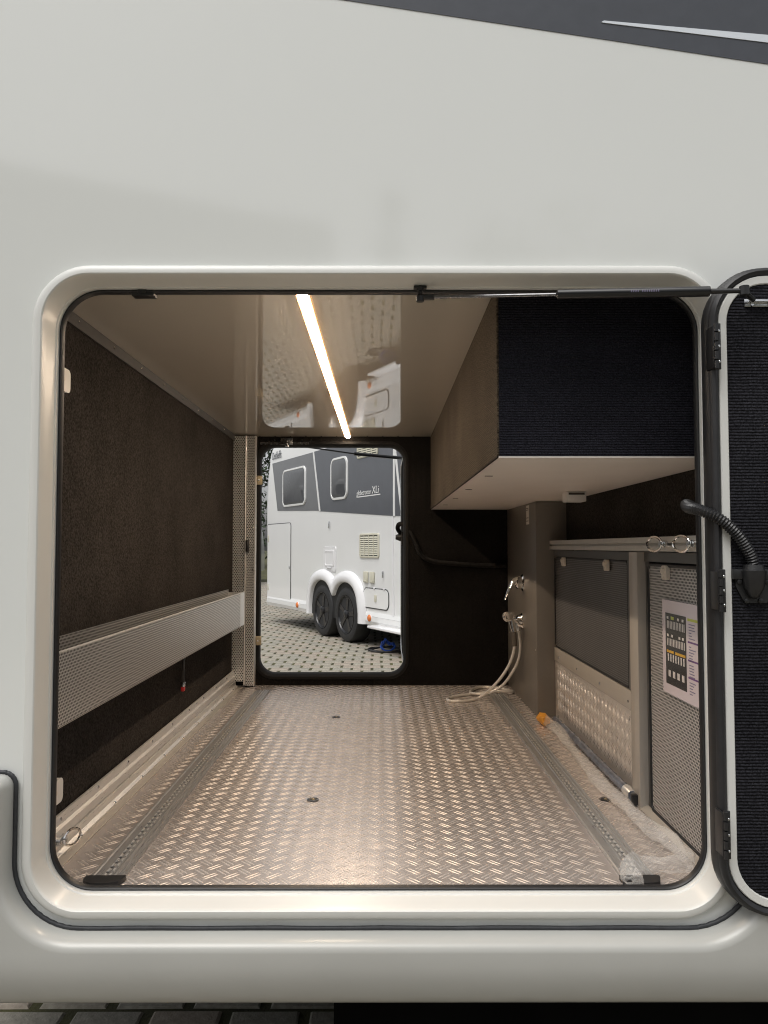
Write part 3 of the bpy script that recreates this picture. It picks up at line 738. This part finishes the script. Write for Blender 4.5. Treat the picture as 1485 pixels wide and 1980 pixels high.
b = mb(); b.lathe([(-.012,.012),(-.004,.019),(.006,.021),(.024,.0225),(.028,.020),(.024,.0165),(.016,.015)], (.548,3.313,.894),(-.8,-.55,-.12),20); b.build('spray_head', M['chrome'], sh, smooth=40)
mb().tube([(.560,3.304,.826),(.562,3.302,.80),(.563,3.300,.766)], .0105, 12).build('grip', M['grey_handle'], sh, smooth=60)
hp = [(.563,3.300,.768),(.556,3.300,.735),(.538,3.303,.685),(.505,3.315,.630),(.465,3.35,.575),(.425,3.385,.535),(.385,3.36,.5265),(.330,3.335,.5265),(.290,3.345,.5265),(.285,3.40,.5265),(.34,3.46,.5265),(.42,3.50,.5275),(.50,3.52,.534),(.57,3.515,.534),(.593,3.55,.5275),(.56,3.63,.5265),(.48,3.67,.5265),(.43,3.62,.529),(.395,3.50,.5345),(.42,3.455,.536),(.47,3.43,.545),(.525,3.41,.580),(.565,3.385,.64),(.589,3.36,.70),(.596,3.35,.76),(.592,3.346,.80),(.586,3.345,.838)]
mb().tube(smooth_path(hp,7), .0063, 8).build('shower_hose', M['hose'], sh, smooth=80)

# ================================================================== equipment cabinet on the right
XC = .68
cb = thing('equipment_cabinet', 'grey framed cabinet with mesh and tread plate panels on the right', 'cabinet', (.70,2.3,FZ))
mb().box(XC+.012,CX+.04,YI+.004,3.052,FZ+.001,1.175).build('carcass', M['backing'], cb)
fr = mb()
fr.box(XC-.001,XC+.012,2.067,3.053,1.152,1.176); fr.box(XC-.001,XC+.012,2.067,2.138,.797,1.1515); fr.box(XC-.001,XC+.012,3.078,3.0795,.8,1.15)
fr.box(XC-.001,XC+.012,1.50,1.999,1.152,1.176)
fr.build('frame', M['dark_frame'], cb)
mb().box(.660,.700,2.0,2.066,FZ+.001,1.176,.0015).build('post', M['grey_frame'], cb)
ml = perforated((XC+.003,2.140,.799),(0,1,0),(0,0,1),.91,.350,.0072,.0026,.0004,(-1,0,0)).build('mesh_panel', M['mesh_grey'], cb, smooth=0, fix=False)
mb().box(XC+.0045,XC+.006,2.139,3.052,.798,1.15).build('backing', M['backing_mid'], ml)
mb().tube([(XC+.001,p,q) for p,q in rr(2.141,3.049,.800,1.148,.012,4)], .0028, 6, closed=True).build('edge_bead', M['rubber'], ml)
# kick panel of tread plate with a plain band above it
kp = mb().box(XC,XC+.012,2.067,3.053,FZ+.004,.742).build('kick_panel', M['tread_wall'], cb)
tb = tread_bars((XC,2.072,FZ+.012),(0,1,0),(0,0,1),(-1,0,0),.98,.208,ln=.036,p=.040,h=.0017)
tag(tb.build('tread_bars', M['tread_wall'], kp, smooth=75, fix=False), kind='stuff')
bd = mb().box(XC-.003,XC+.011,2.067,3.053,.7425,.796,.001).build('band', M['grey_frame'], cb)
b = mb()
for y in (2.14,2.42,2.70,2.98): screw(b,(XC-.003,y,.764),(-1,0,0),.0045,.002)
b.build('screws', M['zinc'], bd)
# near mesh door
nm = perforated((XC,1.502,.534),(0,1,0),(0,0,1),.462,.606,.0078,.0031,.0004,(-1,0,0)).build('mesh_door', M['mesh_bright'], cb, smooth=0, fix=False)
mb().box(XC+.0045,XC+.006,1.5,1.97,.53,1.145).build('backing', M['hole'], nm)
mb().tube([(XC-.001,p,q) for p,q in rr(1.48,1.968,.530,1.144,.016,5)], .0040, 8, closed=True).build('edge_bead', M['rubber'], nm)
o = mb(); o.box(XC+.002,XC+.012,1.970,1.999,FZ+.002,1.1515); o.box(XC-.001,XC+.010,1.50,1.9995,FZ+.001,.5265); o.build('door_surround', M['dark_frame'], cb)
mb().prism([(XC-.022,FZ+.0008),(XC-.001,FZ+.0008),(XC-.001,FZ+.010)],1.50,2.06).build('foot_strip', M['alu_matt'], cb)
for i,(y,z) in enumerate(((2.872,1.136),(2.322,1.136),(1.838,1.130))):
    c = mb(); c.prism([(y+p,z+q) for p,q in rr(-.016,.016,-.019,.015,.007,4)], XC-.010, XC-.001, 'x'); c = c.build('latch', M['clip'], cb, smooth=40)
    k = mb(); k.lathe([(0,.008),(.006,.007),(.007,.004)], (XC-.010,y,z+.002),(-1,0,0),12); k.box(XC-.014,XC-.010,y-.002,y+.002,z-.015,z-.004); k.build('knob', M['clip'], c, smooth=40)
rl = mb()
RP = [(XC-.018,1.1785),(XC-.018,1.1925),(XC-.010,1.1930),(XC-.010,1.1985),(XC-.018,1.199),(XC-.018,1.2135),(CX-.002,1.2160),(CX-.002,1.1785)]
rl.prism(RP, YI+.006, 3.052); top = rl.build('top_rail', M['alu_matt'], cb, smooth=15)
mb().box(XC-.0098,XC-.0092,1.51,3.05,1.1935,1.198).build('groove', M['hole'], top)
lashing_ring('lashing_ring', 'lashing ring further in on the right top rail', XC-.018,1.805,1.196,-1,'lashing rings')
lashing_ring('lashing_ring', 'chrome lashing ring nearest the door on right top rail', XC-.018,1.640,1.196,-1,'lashing rings')

# notice sheet taped on the mesh door
ns = thing('notice_sheet', 'laminated fuse chart sheet fixed to the near mesh door', 'notice', (XC-.005,1.75,.95))
mb().box(XC-.0062,XC-.0052,1.632,1.862,.845,1.064).build('paper', M['paper'], ns)
b = mb()
def pr_(y0,y1,z0,z1,lv=1): b.box(XC-.0062-.0003*lv,XC-.0062-.0003*lv+.0002,y0,y1,z0,z1)
pr_(1.717,1.841,.868,1.034)
ob = b.build('fuse_panel_print', M['p_dark'], ns)
b = mb()
for z0,z1,yr in ((.955,.987,0),(.995,1.010,1)):
    pass
for (za,zb) in ((.998,1.016),(.958,.975)):
    for k in range(12): pr_(1.725+k*.0092,1.725+k*.0092+.0042,za,zb,2)
for k in range(7): pr_(1.728+k*.0155,1.728+k*.0155+.007,.922,.939,2)
for k in range(4): pr_(1.730+k*.027,1.730+k*.027+.014,.886,.901,2)
for y in (1.735,1.762,1.826): pr_(y-.005,y+.005,1.020,1.026,2)
for y in (1.735,1.755,1.800,1.826): pr_(y-.005,y+.005,.979,.985,2)
b.build('fuse_print', M['p_white'], ob)
b = mb(); pr_(1.722,1.782,.9415,.9475,2); pr_(1.790,1.834,.9415,.9475,2); b.build('orange_bar', M['p_orange'], ob)
b = mb(); pr_(1.788,1.806,1.020,1.027,2); b.build('lime_tab', M['p_lime'], ob)
b = mb(); pr_(1.640,1.708,1.026,1.032,1); b.build('lime_bar', M['p_lime'], ns)
b = mb()
for z in (.978,.938,.900): pr_(1.640,1.708,z,z+.004,1)
b.build('violet_bars', M['p_violet'], ns)
b = mb()
for z0,n in ((1.020,6),(.971,6),(.931,5),(.893,5)):
    for k in range(n):
        w_ = random.uniform(.012,.040); pr_(1.702-w_,1.702,z0-k*.0062-.0022,z0-k*.0062,1)
b.build('text_lines', M['p_ink'], ns)

# ================================================================== cables and loose items
def corrugated(name, label, path, r, cat='cable conduit', ridge=.0024, step=.0052, group=None, m=None):
    P = smooth_path(path, 40); out = [P[0]]; acc = 0
    L = sum((P[i+1]-P[i]).length for i in range(len(P)-1)); n = int(L/step)*2
    ds = [0]
    for i in range(len(P)-1): ds.append(ds[-1]+(P[i+1]-P[i]).length)
    Q = []; j = 0
    for k in range(n+1):
        s = L*k/n
        while j < len(ds)-2 and ds[j+1] < s: j += 1
        t = (s-ds[j])/max(1e-9, ds[j+1]-ds[j]); Q.append(P[j].lerp(P[j+1], t))
    b = mb(); b.tube(Q, r, 12, rfun=lambda t,a,i: r+(ridge if i % 2 else 0))
    return tag(b.build(name, m or M['black'], smooth=20), label, cat, group)
corrugated('cable_conduit', 'black corrugated conduit arching from the opening to the hatch door',
           [(.705,1.62,1.235),(.655,1.575,1.262),(.595,1.50,1.272),(.566,1.42,1.262),(.572,1.385,1.256),(.598,1.366,1.240),(.628,1.362,1.212),(.650,1.363,1.178),(.657,1.364,1.158)], .0085, group='cable conduits')
corrugated('cable_conduit', 'black conduit from the dark end wall to the far hatch door',
           [(.60,3.745,1.098),(.50,3.742,1.098),(.35,3.735,1.107),(.24,3.72,1.120),(.185,3.71,1.150),(.160,3.72,1.205),(.135,3.76,1.262),(.108,3.86,1.300),(.085,3.97,1.305),(.080,4.07,1.285),(.098,4.10,1.255)], .0095, group='cable conduits', step=.006, m=M['far_frame'])
fl = thing('plastic_film', 'crumpled clear plastic film tube lying along the right floor edge', 'plastic film', (.60,2.1,FZ))
fp = [(.612,2.90,.541),(.622,2.72,.540),(.608,2.47,.543),(.600,2.2,.541),(.608,1.98,.543),(.612,1.85,.541),(.628,1.74,.545),(.640,1.665,.541),(.622,1.605,.543),(.570,1.588,.545),(.520,1.592,.547),(.496,1.580,.546),(.490,1.545,.543),(.488,1.512,.540)]
ph = [random.uniform(0,6.28) for _ in range(12)]
frand = random.Random(4)
def crumple(t,a,i):
    s = t*60
    return .0165*(1+.16*math.sin(a*2+s*.5+ph[0])+.12*math.sin(a*3-s*.8+ph[1])+.08*math.sin(s*1.7+ph[2])+.07*frand.uniform(-1,1))
o = mb().tube(smooth_path(fp,10), .018, 14, rfun=crumple, cap=False).build('film_tube', M['film'], fl, smooth=34)
b = mb(); b.tube(smooth_path([(.602,2.965,.541),(.604,2.925,.542),(.607,2.890,.541)],4), .019, 9, rfun=lambda t,a,i: .0185*(.85+.15*math.sin(3*a+5*t)+.25*math.sin(math.pi*t))); b.build('orange_tip', M['orange'], fl, smooth=60)
pr2 = thing('wrapped_rod', 'blue grey wrapped rod at the foot of the tread plate panel', 'rod', (.66,2.4,FZ))
def crum2(t,a,i): return .0125*(1+.10*math.sin(a*3+t*80)+.08*math.sin(t*190+a))
mb().tube(smooth_path([(.655,2.95,.536),(.656,2.6,.536),(.655,2.3,.536),(.656,2.045,.537)],16), .012, 12, rfun=crum2).build('rod', mat('blue_grey_wrap',(.20,.22,.27),.2,metal=.3,var=.35,vscale=30), pr2, smooth=60)
mb().lathe([(0,.0142),(.05,.0138),(.055,.010)], (.656,2.10,.537),(0,-1,0),14).build('sleeve', M['alu'], pr2, smooth=40)
mb().box(.645,.662,2.018,2.034,.5215,.548,.002).build('clamp', M['black'], pr2)

# ================================================================== SECOND MOTORHOME BEYOND THE FAR HATCH
AN = math.atan2(.885,-.465)
v2 = thing('parked_motorhome', 'white motorhome with grey band and twin axle parked beyond the far hatch', 'motorhome', (-.442,9.67,0), AN)
def P2(b, name, m, parent=None, **k): return b.build(name, m, parent or v2, local=True, **k)
def face(b, pts, y0, y1): return b.prism(pts, y0, y1)       # (s,z) outline on the side, y = outwards
S0, S1 = -6.2, 3.02
# body cross section lofted along s, rounded rear
def sec(s, inset, zt, zb):
    y1, y0 = 0-inset, -2.25+inset
    return [(s,y1,zb),(s,y1,.9),(s,y1,zt-.28),(s,y1-.03,zt-.13),(s,y1-.10,zt-.03),(s,y1-.22,zt),(s,y0+.22,zt),(s,y0+.10,zt-.03),(s,y0+.03,zt-.13),(s,y0,zt-.28),(s,y0,.9),(s,y0,zb)]
def rear(z): return 2.99 + .20*math.sin(math.pi*min(1,max(0,(z-.35)/2.6))**1.0)*1.0 - (0.10*max(0,(z-2.3)/.6) if z > 2.3 else 0)
def rsec(k, inset, dz): return [(rear(z)-k, y, z) for _,y,z in sec(0, inset, 2.95-dz, .40+dz*.2)]
ls = [sec(S0,0,2.95,.40), sec(2.6,0,2.95,.40), rsec(.20,0,0), rsec(.11,.008,.01), rsec(.05,.03,.03), rsec(.015,.07,.06), rsec(0,.13,.11)]
def fine(l):
    out = []
    for a_, b_ in zip(l, l[1:]+l[:1]):
        n_ = 5 if abs(a_[2]-b_[2]) > .4 else 1
        for q in range(n_): out.append(tuple(a_[c]+(b_[c]-a_[c])*q/n_ for c in range(3)))
    return out
_sec = sec
def sec(s_, inset, zt, zb): return fine(_sec(s_, inset, zt, zb))
ls = [sec(S0,0,2.95,.40), sec(2.6,0,2.95,.40), rsec(.20,0,0), rsec(.11,.008,.01), rsec(.05,.03,.03), rsec(.015,.07,.06), rsec(0,.13,.11)]
b = mb(); b.loops(ls, cap0=True, cap1=True); P2(b,'body',M['van_paint'],smooth=50)
b = mb()
def skirt(b, s0, s1, zb0, zb1):
    for (zt_,zb_,ya,yb) in ((.425,.375,.004,.018),(.373,.315,.018,.022),(.313,.27,.020,.006)):
        b.add([(s0,ya,zt_),(s1,ya,zt_),(s1,yb,zb_),(s0,yb,zb_),(s0,-.04,zt_),(s1,-.04,zt_),(s1,-.04,zb_),(s0,-.04,zb_)], [(0,1,2,3),(0,1,5,4),(3,2,6,7),(0,3,7,4),(1,2,6,5)])
skirt(b, -6.0, -.40, 0, 0); skirt(b, 1.30, 2.98, 0, 0); P2(b,'sill',M['van_paint'],smooth=20)
b = mb(); face(b, [(-6.0,1.30),(-1.20,1.535),(.89,1.672),(1.117,2.508),(.388,2.508),(-.2,2.50),(-.2,2.66),(-6.0,2.66)][::-1], .0005,.004); P2(b,'grey_band',M['van_band'],smooth=0)
b = mb(); face(b, [(.905,1.680),(2.554,1.744),(2.806,2.505),(1.127,2.505)][::-1], .0005,.004); P2(b,'light_grey_band',M['van_band_light'],smooth=0)
for pts,y1_ in (([(.855,1.672),(.905,1.672),(1.135,2.508),(1.09,2.508)],.007),([(-1.215,1.53),(-1.255,1.53),(-1.255,2.66),(-1.215,2.66)],.010),([(-1.40,1.5),(-1.44,1.5),(-1.20,2.66),(-1.15,2.66)],.0072)):
    b = mb(); face(b, pts, .0044, y1_); P2(b,'white_stripe',M['van_paint'],smooth=0)
b = mb(); face(b, [(-1.22,1.53),(-1.235,.42),(-1.20,.42),(-1.19,1.53)], .001,.012); P2(b,'body_joint',M['van_arch'],smooth=0)
def window(x0,x1,z0,z1,r):
    lo = lambda d,y: [(p,y,q) for p,q in rr(x0+d,x1-d,z0+d,z1-d,max(r-d,.01),6)]
    f = P2(mb().loops([lo(-.006,.002),lo(-.002,.020),lo(.022,.022),lo(.028,.014)]),'window',M['van_paint'],smooth=40)
    g_ = P2(mb().loops([lo(.026,.010),lo(.03,.019),lo(.06,.023)],cap1=True),'pane',M['win_glass'],f,smooth=40)
    b = mb(); lo2 = [(p,.026,q) for p,q in rr(x0+.08,x1-.08,z0+.07,z1-.09,.06,5)]
    return f
window(1.384,2.300,1.790,2.345,.10); window(-.013,.495,1.798,2.340,.11); window(-3.4,-2.2,1.75,2.35,.1)
# upper and middle vent grilles
def vent(x0,x1,z0,z1,n,m):
    f = P2(mb().loops([[(p,y,q) for p,q in rr(x0-d,x1+d,z0-d,z1+d,.02+d,4)] for d,y in ((.012,.002),(.010,.014),(0,.018),(-.012,.016),(-.014,.006))]),'vent',m,smooth=40)
    P2(mb().box(x0+.01,x1-.01,.003,.006,z0+.01,z1-.01),'backing',M['grey_dark'],f)
    for k in range(n):
        z = z0+.022+(z1-z0-.044)*(k+.5)/n; h = (z1-z0-.044)/n*.33
        P2(mb().add([(x0+.012,.016,z-h),(x1-.012,.016,z-h),(x1-.012,.010,z+h),(x0+.012,.010,z+h),(x0+.012,.013,z-h-.002),(x1-.012,.013,z-h-.002),(x1-.012,.007,z+h-.002),(x0+.012,.007,z+h-.002)],[(0,1,2,3),(4,5,6,7),(0,1,5,4),(3,2,6,7)]),'slat',m,f)
    b = mb()
    for k in range(1,4): x = x0+(x1-x0)*k/4; b.box(x-.006,x+.006,.012,.0175,z0+.012,z1-.012)
    P2(b,'mullion',m,f)
vent(-.86,-.375,1.068,1.337,9,M['ivory']); vent(-.83,-.30,2.275,2.55,9,M['ivory'])
def hatch(name, x0,x1,z0,z1,r,m=None,w_=.012,lab=None):
    p = P2(mb().loops([[(p,y,q) for p,q in rr(x0+d,x1-d,z0+d,z1-d,max(r-d,.01),6)] for d,y in ((0,.001),(0,.006),(.003,.010))],cap1=True),name,m or M['van_paint'],smooth=40)
    P2(mb().loops([[(p,y,q) for p,q in rr(x0+d,x1-d,z0+d,z1-d,max(r-d,.01),6)] for d,y in ((-.010,.001),(-.009,.0085),(-.002,.0085),(-.001,.002))]),'rim_seal',M['grey_dark'] if m is None else m,p,smooth=40)
    return p
d1 = hatch('service_door',1.975,2.995,.350,1.540,.05)
for z in (1.32,.55): P2(mb().box(2.93,2.965,.010,.018,z-.05,z+.05,.003),'catch',M['ivory'],d1)
P2(mb().box(1.99,2.01,.010,.02,.86,.90,.003),'handle',M['zinc'],d1)
d2 = hatch('locker_door',-1.10,-.475,.474,.697,.07)
P2(mb().box(-.82,-.77,.010,.020,.55,.63,.004),'lock',M['ivory'],d2)
for x in (-.76,-1.005): P2(mb().box(x-.015,x+.015,.010,.02,.695,.715,.003),'hinge',M['van_arch'],d2)
d3 = hatch('water_filler_hatch',.345,.732,.872,1.183,.03,M['van_arch'])
P2(mb().loops([[(p,y,q) for p,q in rr(.39+d,.69-d,.93+d,1.145-d,.02,4)] for d,y in ((0,.010),(.004,.017),(.02,.018),(.024,.013))],cap1=True),'flap',M['van_arch'],d3,smooth=40)
P2(mb().box(.47,.62,.012,.026,.905,.925,.004),'handle',M['van_arch'],d3)
for x0,x1 in ((-.594,-.484),(-.756,-.648)):
    s_ = P2(mb().box(x0,x1,.002,.022,.762,.896,.008),'socket_cover',M['ivory']); P2(mb().box(x0+.02,x1-.02,.022,.026,.775,.79,.001),'lip',M['ivory'],s_)
P2(mb().box(.540,.556,.002,.022,1.43,1.523,.004),'door_catch',M['zinc'])
P2(mb().box(-.985,-.968,.002,.022,.832,.91,.004),'door_catch',M['zinc'])
for s_,z in ((1.643,.352),(-.66,.352)):
    l_ = P2(mb().lathe([(0,.042),(.012,.040),(.020,.030),(.024,.012)],(s_,.019,z),(0,1,0),18),'side_marker',M['amber'],smooth=60)
    P2(mb().lathe([(0,.048),(.006,.047)],(s_,.017,z),(0,1,0),18),'bezel',M['van_arch'],l_)
P2(mb().box(2.985,3.075,-.14,-.03,.33,.44,.02),'tail_lamp',M['amber'],smooth=40)
# wheel arch with two humps
def archline(r, k=1.0):
    """outline over both wheels; r = clearance beyond each wheel centre"""
    out = []
    for x in np.linspace(-.005-r-.02, .745+r+.02, 61):
        zz = .02
        for cx in (-.005, .745):
            q = (x-cx)/(r+.02)
            if abs(q) < 1: zz = max(zz, (1-abs(q)**2.3)**(1/2.3)*(r*1.0))
        out.append((float(x), .37+zz))
    zs = [z for _, z in out]
    for _ in range(2): zs = [zs[0]]+[(zs[i-1]+2*zs[i]+zs[i+1])/4 for i in range(1,60)]+[zs[-1]]
    return [(out[0][0], .27)] + [(x, z) for (x,_), z in zip(out, zs)] + [(out[-1][0], .27)]
inn = archline(.375); in2 = archline(.39); mid_ = archline(.44); out_ = archline(.50); out2 = archline(.52)
b = mb(); b.loops([[(x,y,z) for x,z in P_] for P_,y in ((inn,-.12),(inn,.045),(in2,.060),(mid_,.064),(out_,.045),(out2,.002))], closed=False); P2(b,'wheel_arch',M['van_arch'],smooth=60)
b = mb(); b.prism(inn, -.30, .0045)
P2(b,'wheel_well',M['hole'],smooth=0)
def wheel(cx):
    ty = P2(mb().lathe([(-.22,.20),(-.225,.29),(-.21,.325),(-.18,.343),(-.03,.343),(0,.327),(.014,.29),(.008,.245),(-.01,.235)],(cx,.02,.343),(0,1,0),40),'wheel',M['tyre'],smooth=40)
    b = mb(); b.lathe([(-.08,.05),(-.075,.19),(-.02,.225),(.004,.236),(.012,.238),(.010,.228),(-.03,.205),(-.06,.18),(-.07,.05)],(cx,.02,.343),(0,1,0),36)
    rim = P2(b,'rim',M['rim'],ty,smooth=40)
    for k in range(5):
        a = R(90+72*k+10); ca, sa = math.cos(a), math.sin(a)
        pts = [(.045,-.030),(.135,-.026),(.215,-.034),(.215,.034),(.135,.026),(.045,.030)]
        b = mb(); b.prism([(cx+p*ca-q*sa,.343+p*sa+q*ca) for p,q in pts], -.012,.018); P2(b,'spoke',M['rim'],ty,smooth=20)
    P2(mb().lathe([(0,.06),(.02,.055),(.03,.035),(.032,.01)],(cx,.01,.343),(0,1,0),18),'hub',M['rim'],ty,smooth=40)
wheel(.745); wheel(-.005)
b = mb()
for cx in (.745,-.005,-4.9): b.lathe([(-.22,.20),(-.225,.29),(-.18,.343),(-.03,.343),(.014,.29),(.008,.245)],(cx,-2.05,.343),(0,1,0),24)
b.lathe([(-.22,.20),(-.225,.29),(-.18,.343),(-.03,.343),(.014,.29),(.008,.245)],(-4.9,.02,.343),(0,1,0),24)
P2(b,'far_wheels',M['tyre'],smooth=40)
P2(mb().box(-5.9,2.95,-2.2,-.05,.36,.399),'underbody',M['under'])
P2(mb().box(2.2,2.9,-1.6,-.2,.22,.36),'hitch_beam',M['under'])
# entrance step
sp_ = P2(mb().box(-1.75,-.87,-.12,.16,.262,.292,.008),'entrance_step',M['van_arch'])
P2(mb().box(-1.7,-.93,-.10,.02,.292,.298),'tread',M['alu'],sp_)
# lettering
def letter(txt, name, m, s0, z0, size, slope=0.0, shear=0.0, scale=1.0):
    cu = bpy.data.curves.new(name,'FONT'); cu.body = txt; cu.size = size; cu.extrude = .0012; cu.shear = shear
    to = bpy.data.objects.new(name, cu); COL.objects.link(to); dg = bpy.context.evaluated_depsgraph_get()
    me = bpy.data.meshes.new_from_object(to.evaluated_get(dg)); bpy.data.objects.remove(to)
    for v in me.vertices:
        x,y,z = v.co; v.co = (s0 - x*scale, .0075+z, z0+y+slope*x)
    me.materials.clear(); me.materials.append(m)
    o = bpy.data.objects.new(name, me); COL.objects.link(o); o.parent = v2; WM[o] = WM[v2].copy(); return o
letter('Dethleffs','lettering',M['van_band'],2.80,2.56,.17,0,0,.66)
letter('globetrotter','lettering',M['van_paint'],-.275,1.815,.085,0,.2,.92)
letter('XLi','lettering',M['van_paint'],-.69,1.815,.125,0,.1,1.0)
b = mb(); face(b,[(-.27,1.790),(-.90,1.790),(-.90,1.802),(-.27,1.802)],.0044,.006); P2(b,'underline',M['van_paint'],smooth=0)

# cable heap by the step
ch = thing('cable_heap', 'heap of blue and black cable on the pavers below the step', 'cable', (.0,8.9,0))
def coil(cx,cy,rad,n,zh,r,seed):
    rd = random.Random(seed); P = []
    for k in range(n*10):
        a = 2*math.pi*k/10; q = rad*(.7+.4*rd.random()); P.append((cx+q*math.cos(a)*1.3, cy+q*math.sin(a), r+zh*(.5+.5*math.sin(k*.63))*rd.uniform(.4,1)))
    return mb().tube(smooth_path(P,4), r, 6)
coil(.06,8.85,.06,4,.13,.008,3).build('blue_cable', M['blue'], ch, smooth=60)
coil(.04,8.82,.15,3,.03,.009,5).build('black_cable', M['rubber'], ch, smooth=60)

# ================================================================== FAR THINGS: van, trees, hall behind the camera
v3 = dup(v2); v3.location = (-11.5, 13.5, 0); v3.rotation_euler = (0,0,AN+R(168))
v3['label'] = 'white motorhome with grey band parked at far left, mirrored in the window panes'
vn = thing('white_van', 'white van far off at the left edge of the far hatch', 'van', (-5.2,25.0,0), R(0))
b = mb(); lo = [(-1.0,.35),(-1.0,1.0),(-.93,1.7),(-.8,2.0),(.8,2.0),(.93,1.7),(1.0,1.0),(1.0,.35)]
b.loops([[(x*k,y,z*q) for x,z in lo] for y,k,q in ((-2.4,.92,.55),(-2.3,.97,.60),(-1.5,1,.68),(-.7,1,1),(2.4,1,1),(2.5,.96,.98))], cap0=True, cap1=True)
b.v = [(x-5.2,y+25,z) for x,y,z in b.v]; b.build('body', M['van_paint'], vn, smooth=30)
b = mb(); b.add([(-5.2-.82,23.52,1.30),(-5.2+.82,23.52,1.30),(-5.2+.74,24.28,1.92),(-5.2-.74,24.28,1.92)],[(0,1,2,3)]); b.build('windscreen', M['win_glass'], vn)
b = mb(); b.box(-6.1,-4.3,22.52,22.60,.30,.62,.02); b.build('bumper', M['grey_dark'], vn)
for x in (-6.05,-4.35):
    for y in (23.3,26.6):
        mb().lathe([(-.1,.18),(-.1,.3),(-.08,.32),(.08,.32),(.1,.3),(.1,.18)],(x,y,.32),(1,0,0),20).build('wheel', M['tyre'], vn, smooth=40)
for x in (-5.95,-4.45): mb().box(x-.14,x+.14,22.56,22.62,.72,.88,.02).build('headlight', M['chrome'], vn)

def tree(name, x, y, h, r, label, m, seed, conifer=True):
    rd = np.random.default_rng(seed)
    t = thing(name, label, 'tree', (x,y,0), group='trees beyond the yard')
    tk = mb(); tk.tube([(x,y,0),(x+.05,y,h*.3),(x,y+.05,h*.65),(x,y,h*.93)], .2, 8, rfun=lambda q,a,i: .03+.022*h*(1-q))
    for k in range(10):
        a = rd.uniform(0,6.28); z = h*rd.uniform(.25,.8); L_ = r*.7*(1-z/h*.7)
        tk.tube([(x,y,z),(x+math.cos(a)*L_*.5,y+math.sin(a)*L_*.5,z+.1*L_),(x+math.cos(a)*L_,y+math.sin(a)*L_,z+.25*L_)], .05, 5, rfun=lambda q,a_,i: .05*(1-.8*q))
    tk.build('trunk', M['bark'], t, smooth=60)
    n = 5200; cl = 90
    if conifer: 
        zc = h*(.06+.92*rd.random(cl)**1.25); rc = r*(1-zc/h)**.8*rd.uniform(.25,1,cl)
    else:
        zc = h*(.30+.62*rd.random(cl)); rc = r*np.sqrt(np.clip(1-((zc/h-.62)/.40)**2,.02,1))*rd.uniform(.3,1,cl)
    ac = rd.uniform(0,6.28,cl); cen = np.stack([x+rc*np.cos(ac), y+rc*np.sin(ac), zc],1)
    idx = rd.integers(0,cl,n); c = cen[idx]+rd.normal(0,1,(n,3))*np.array([.38,.38,.28])*r*.30
    s = rd.uniform(.06,.15,n)*r*.35; d1 = rd.normal(0,1,(n,3)); d1 /= np.linalg.norm(d1,axis=1)[:,None]; d2 = rd.normal(0,1,(n,3)); d2 /= np.linalg.norm(d2,axis=1)[:,None]
    A = np.stack([c-d1*s[:,None], c+d2*s[:,None]*.6, c+d1*s[:,None], c-d2*s[:,None]*.6],1).reshape(-1,3)
    b = mb(); b.v = [tuple(q) for q in A.tolist()]; b.f = [(4*k,4*k+1,4*k+2,4*k+3) for k in range(n)]; b.mi = [0]*n
    b.build('crown', m, t, smooth=0, fix=False)
tree('conifer_tree',-7.2,44,11.5,3.4,'dark conifer at the left edge of the far hatch, behind the van',M['leaf'],1)
tree('conifer_tree',-11.5,46,13,3.8,'tall dark conifer further left than the one seen past the far hatch',M['leaf'],2)
tree('broadleaf_tree',-1.5,50,10,4.5,'green broadleaf tree standing behind the parked white motorhome',M['leaf_b'],3,False)

hall = thing('workshop_hall', 'grey rendered workshop hall across the yard behind the viewer', 'building', (-8,-13,0))
b = mb(); b.prism([(-17,0),(-1.2,0),(-1.2,7.3),(-2.6,7.5),(-17,10.4)],-20,-12); b.build('wall', M['wall_render'], hall, smooth=0)
b = mb(); b.prism([(-17.3,10.47),(-2.6,7.51),(-1.0,7.28),(-1.0,7.42),(-2.6,7.66),(-17.3,10.62)],-20.3,-11.7); b.build('roof', M['roof_tile'], hall, smooth=0)
for x in (-14.4,-10.2,-6.0): mb().box(x,x+3.2,-12.0,-11.94,.05,4.0).build('roller_door', M['win_glass'], hall)
tree('broadleaf_tree',4.2,-15,8.5,3.6,'broadleaf tree across the yard behind the viewer',M['leaf_b'],5,False)
tree('conifer_tree',.15,-13.5,9.0,1.3,'slim dark conifer across the yard behind the viewer',M['leaf'],6)
for o in bpy.data.objects:
    if o.type == 'MESH' and o.parent is not None and o.name.split('.')[0] in ('screws','screw','screw_row','fixing_plates','fuse_print','text_lines','violet_bars','orange_bar','printed_marking','print','far_wheels','mullion'):
        o['kind'] = 'stuff'
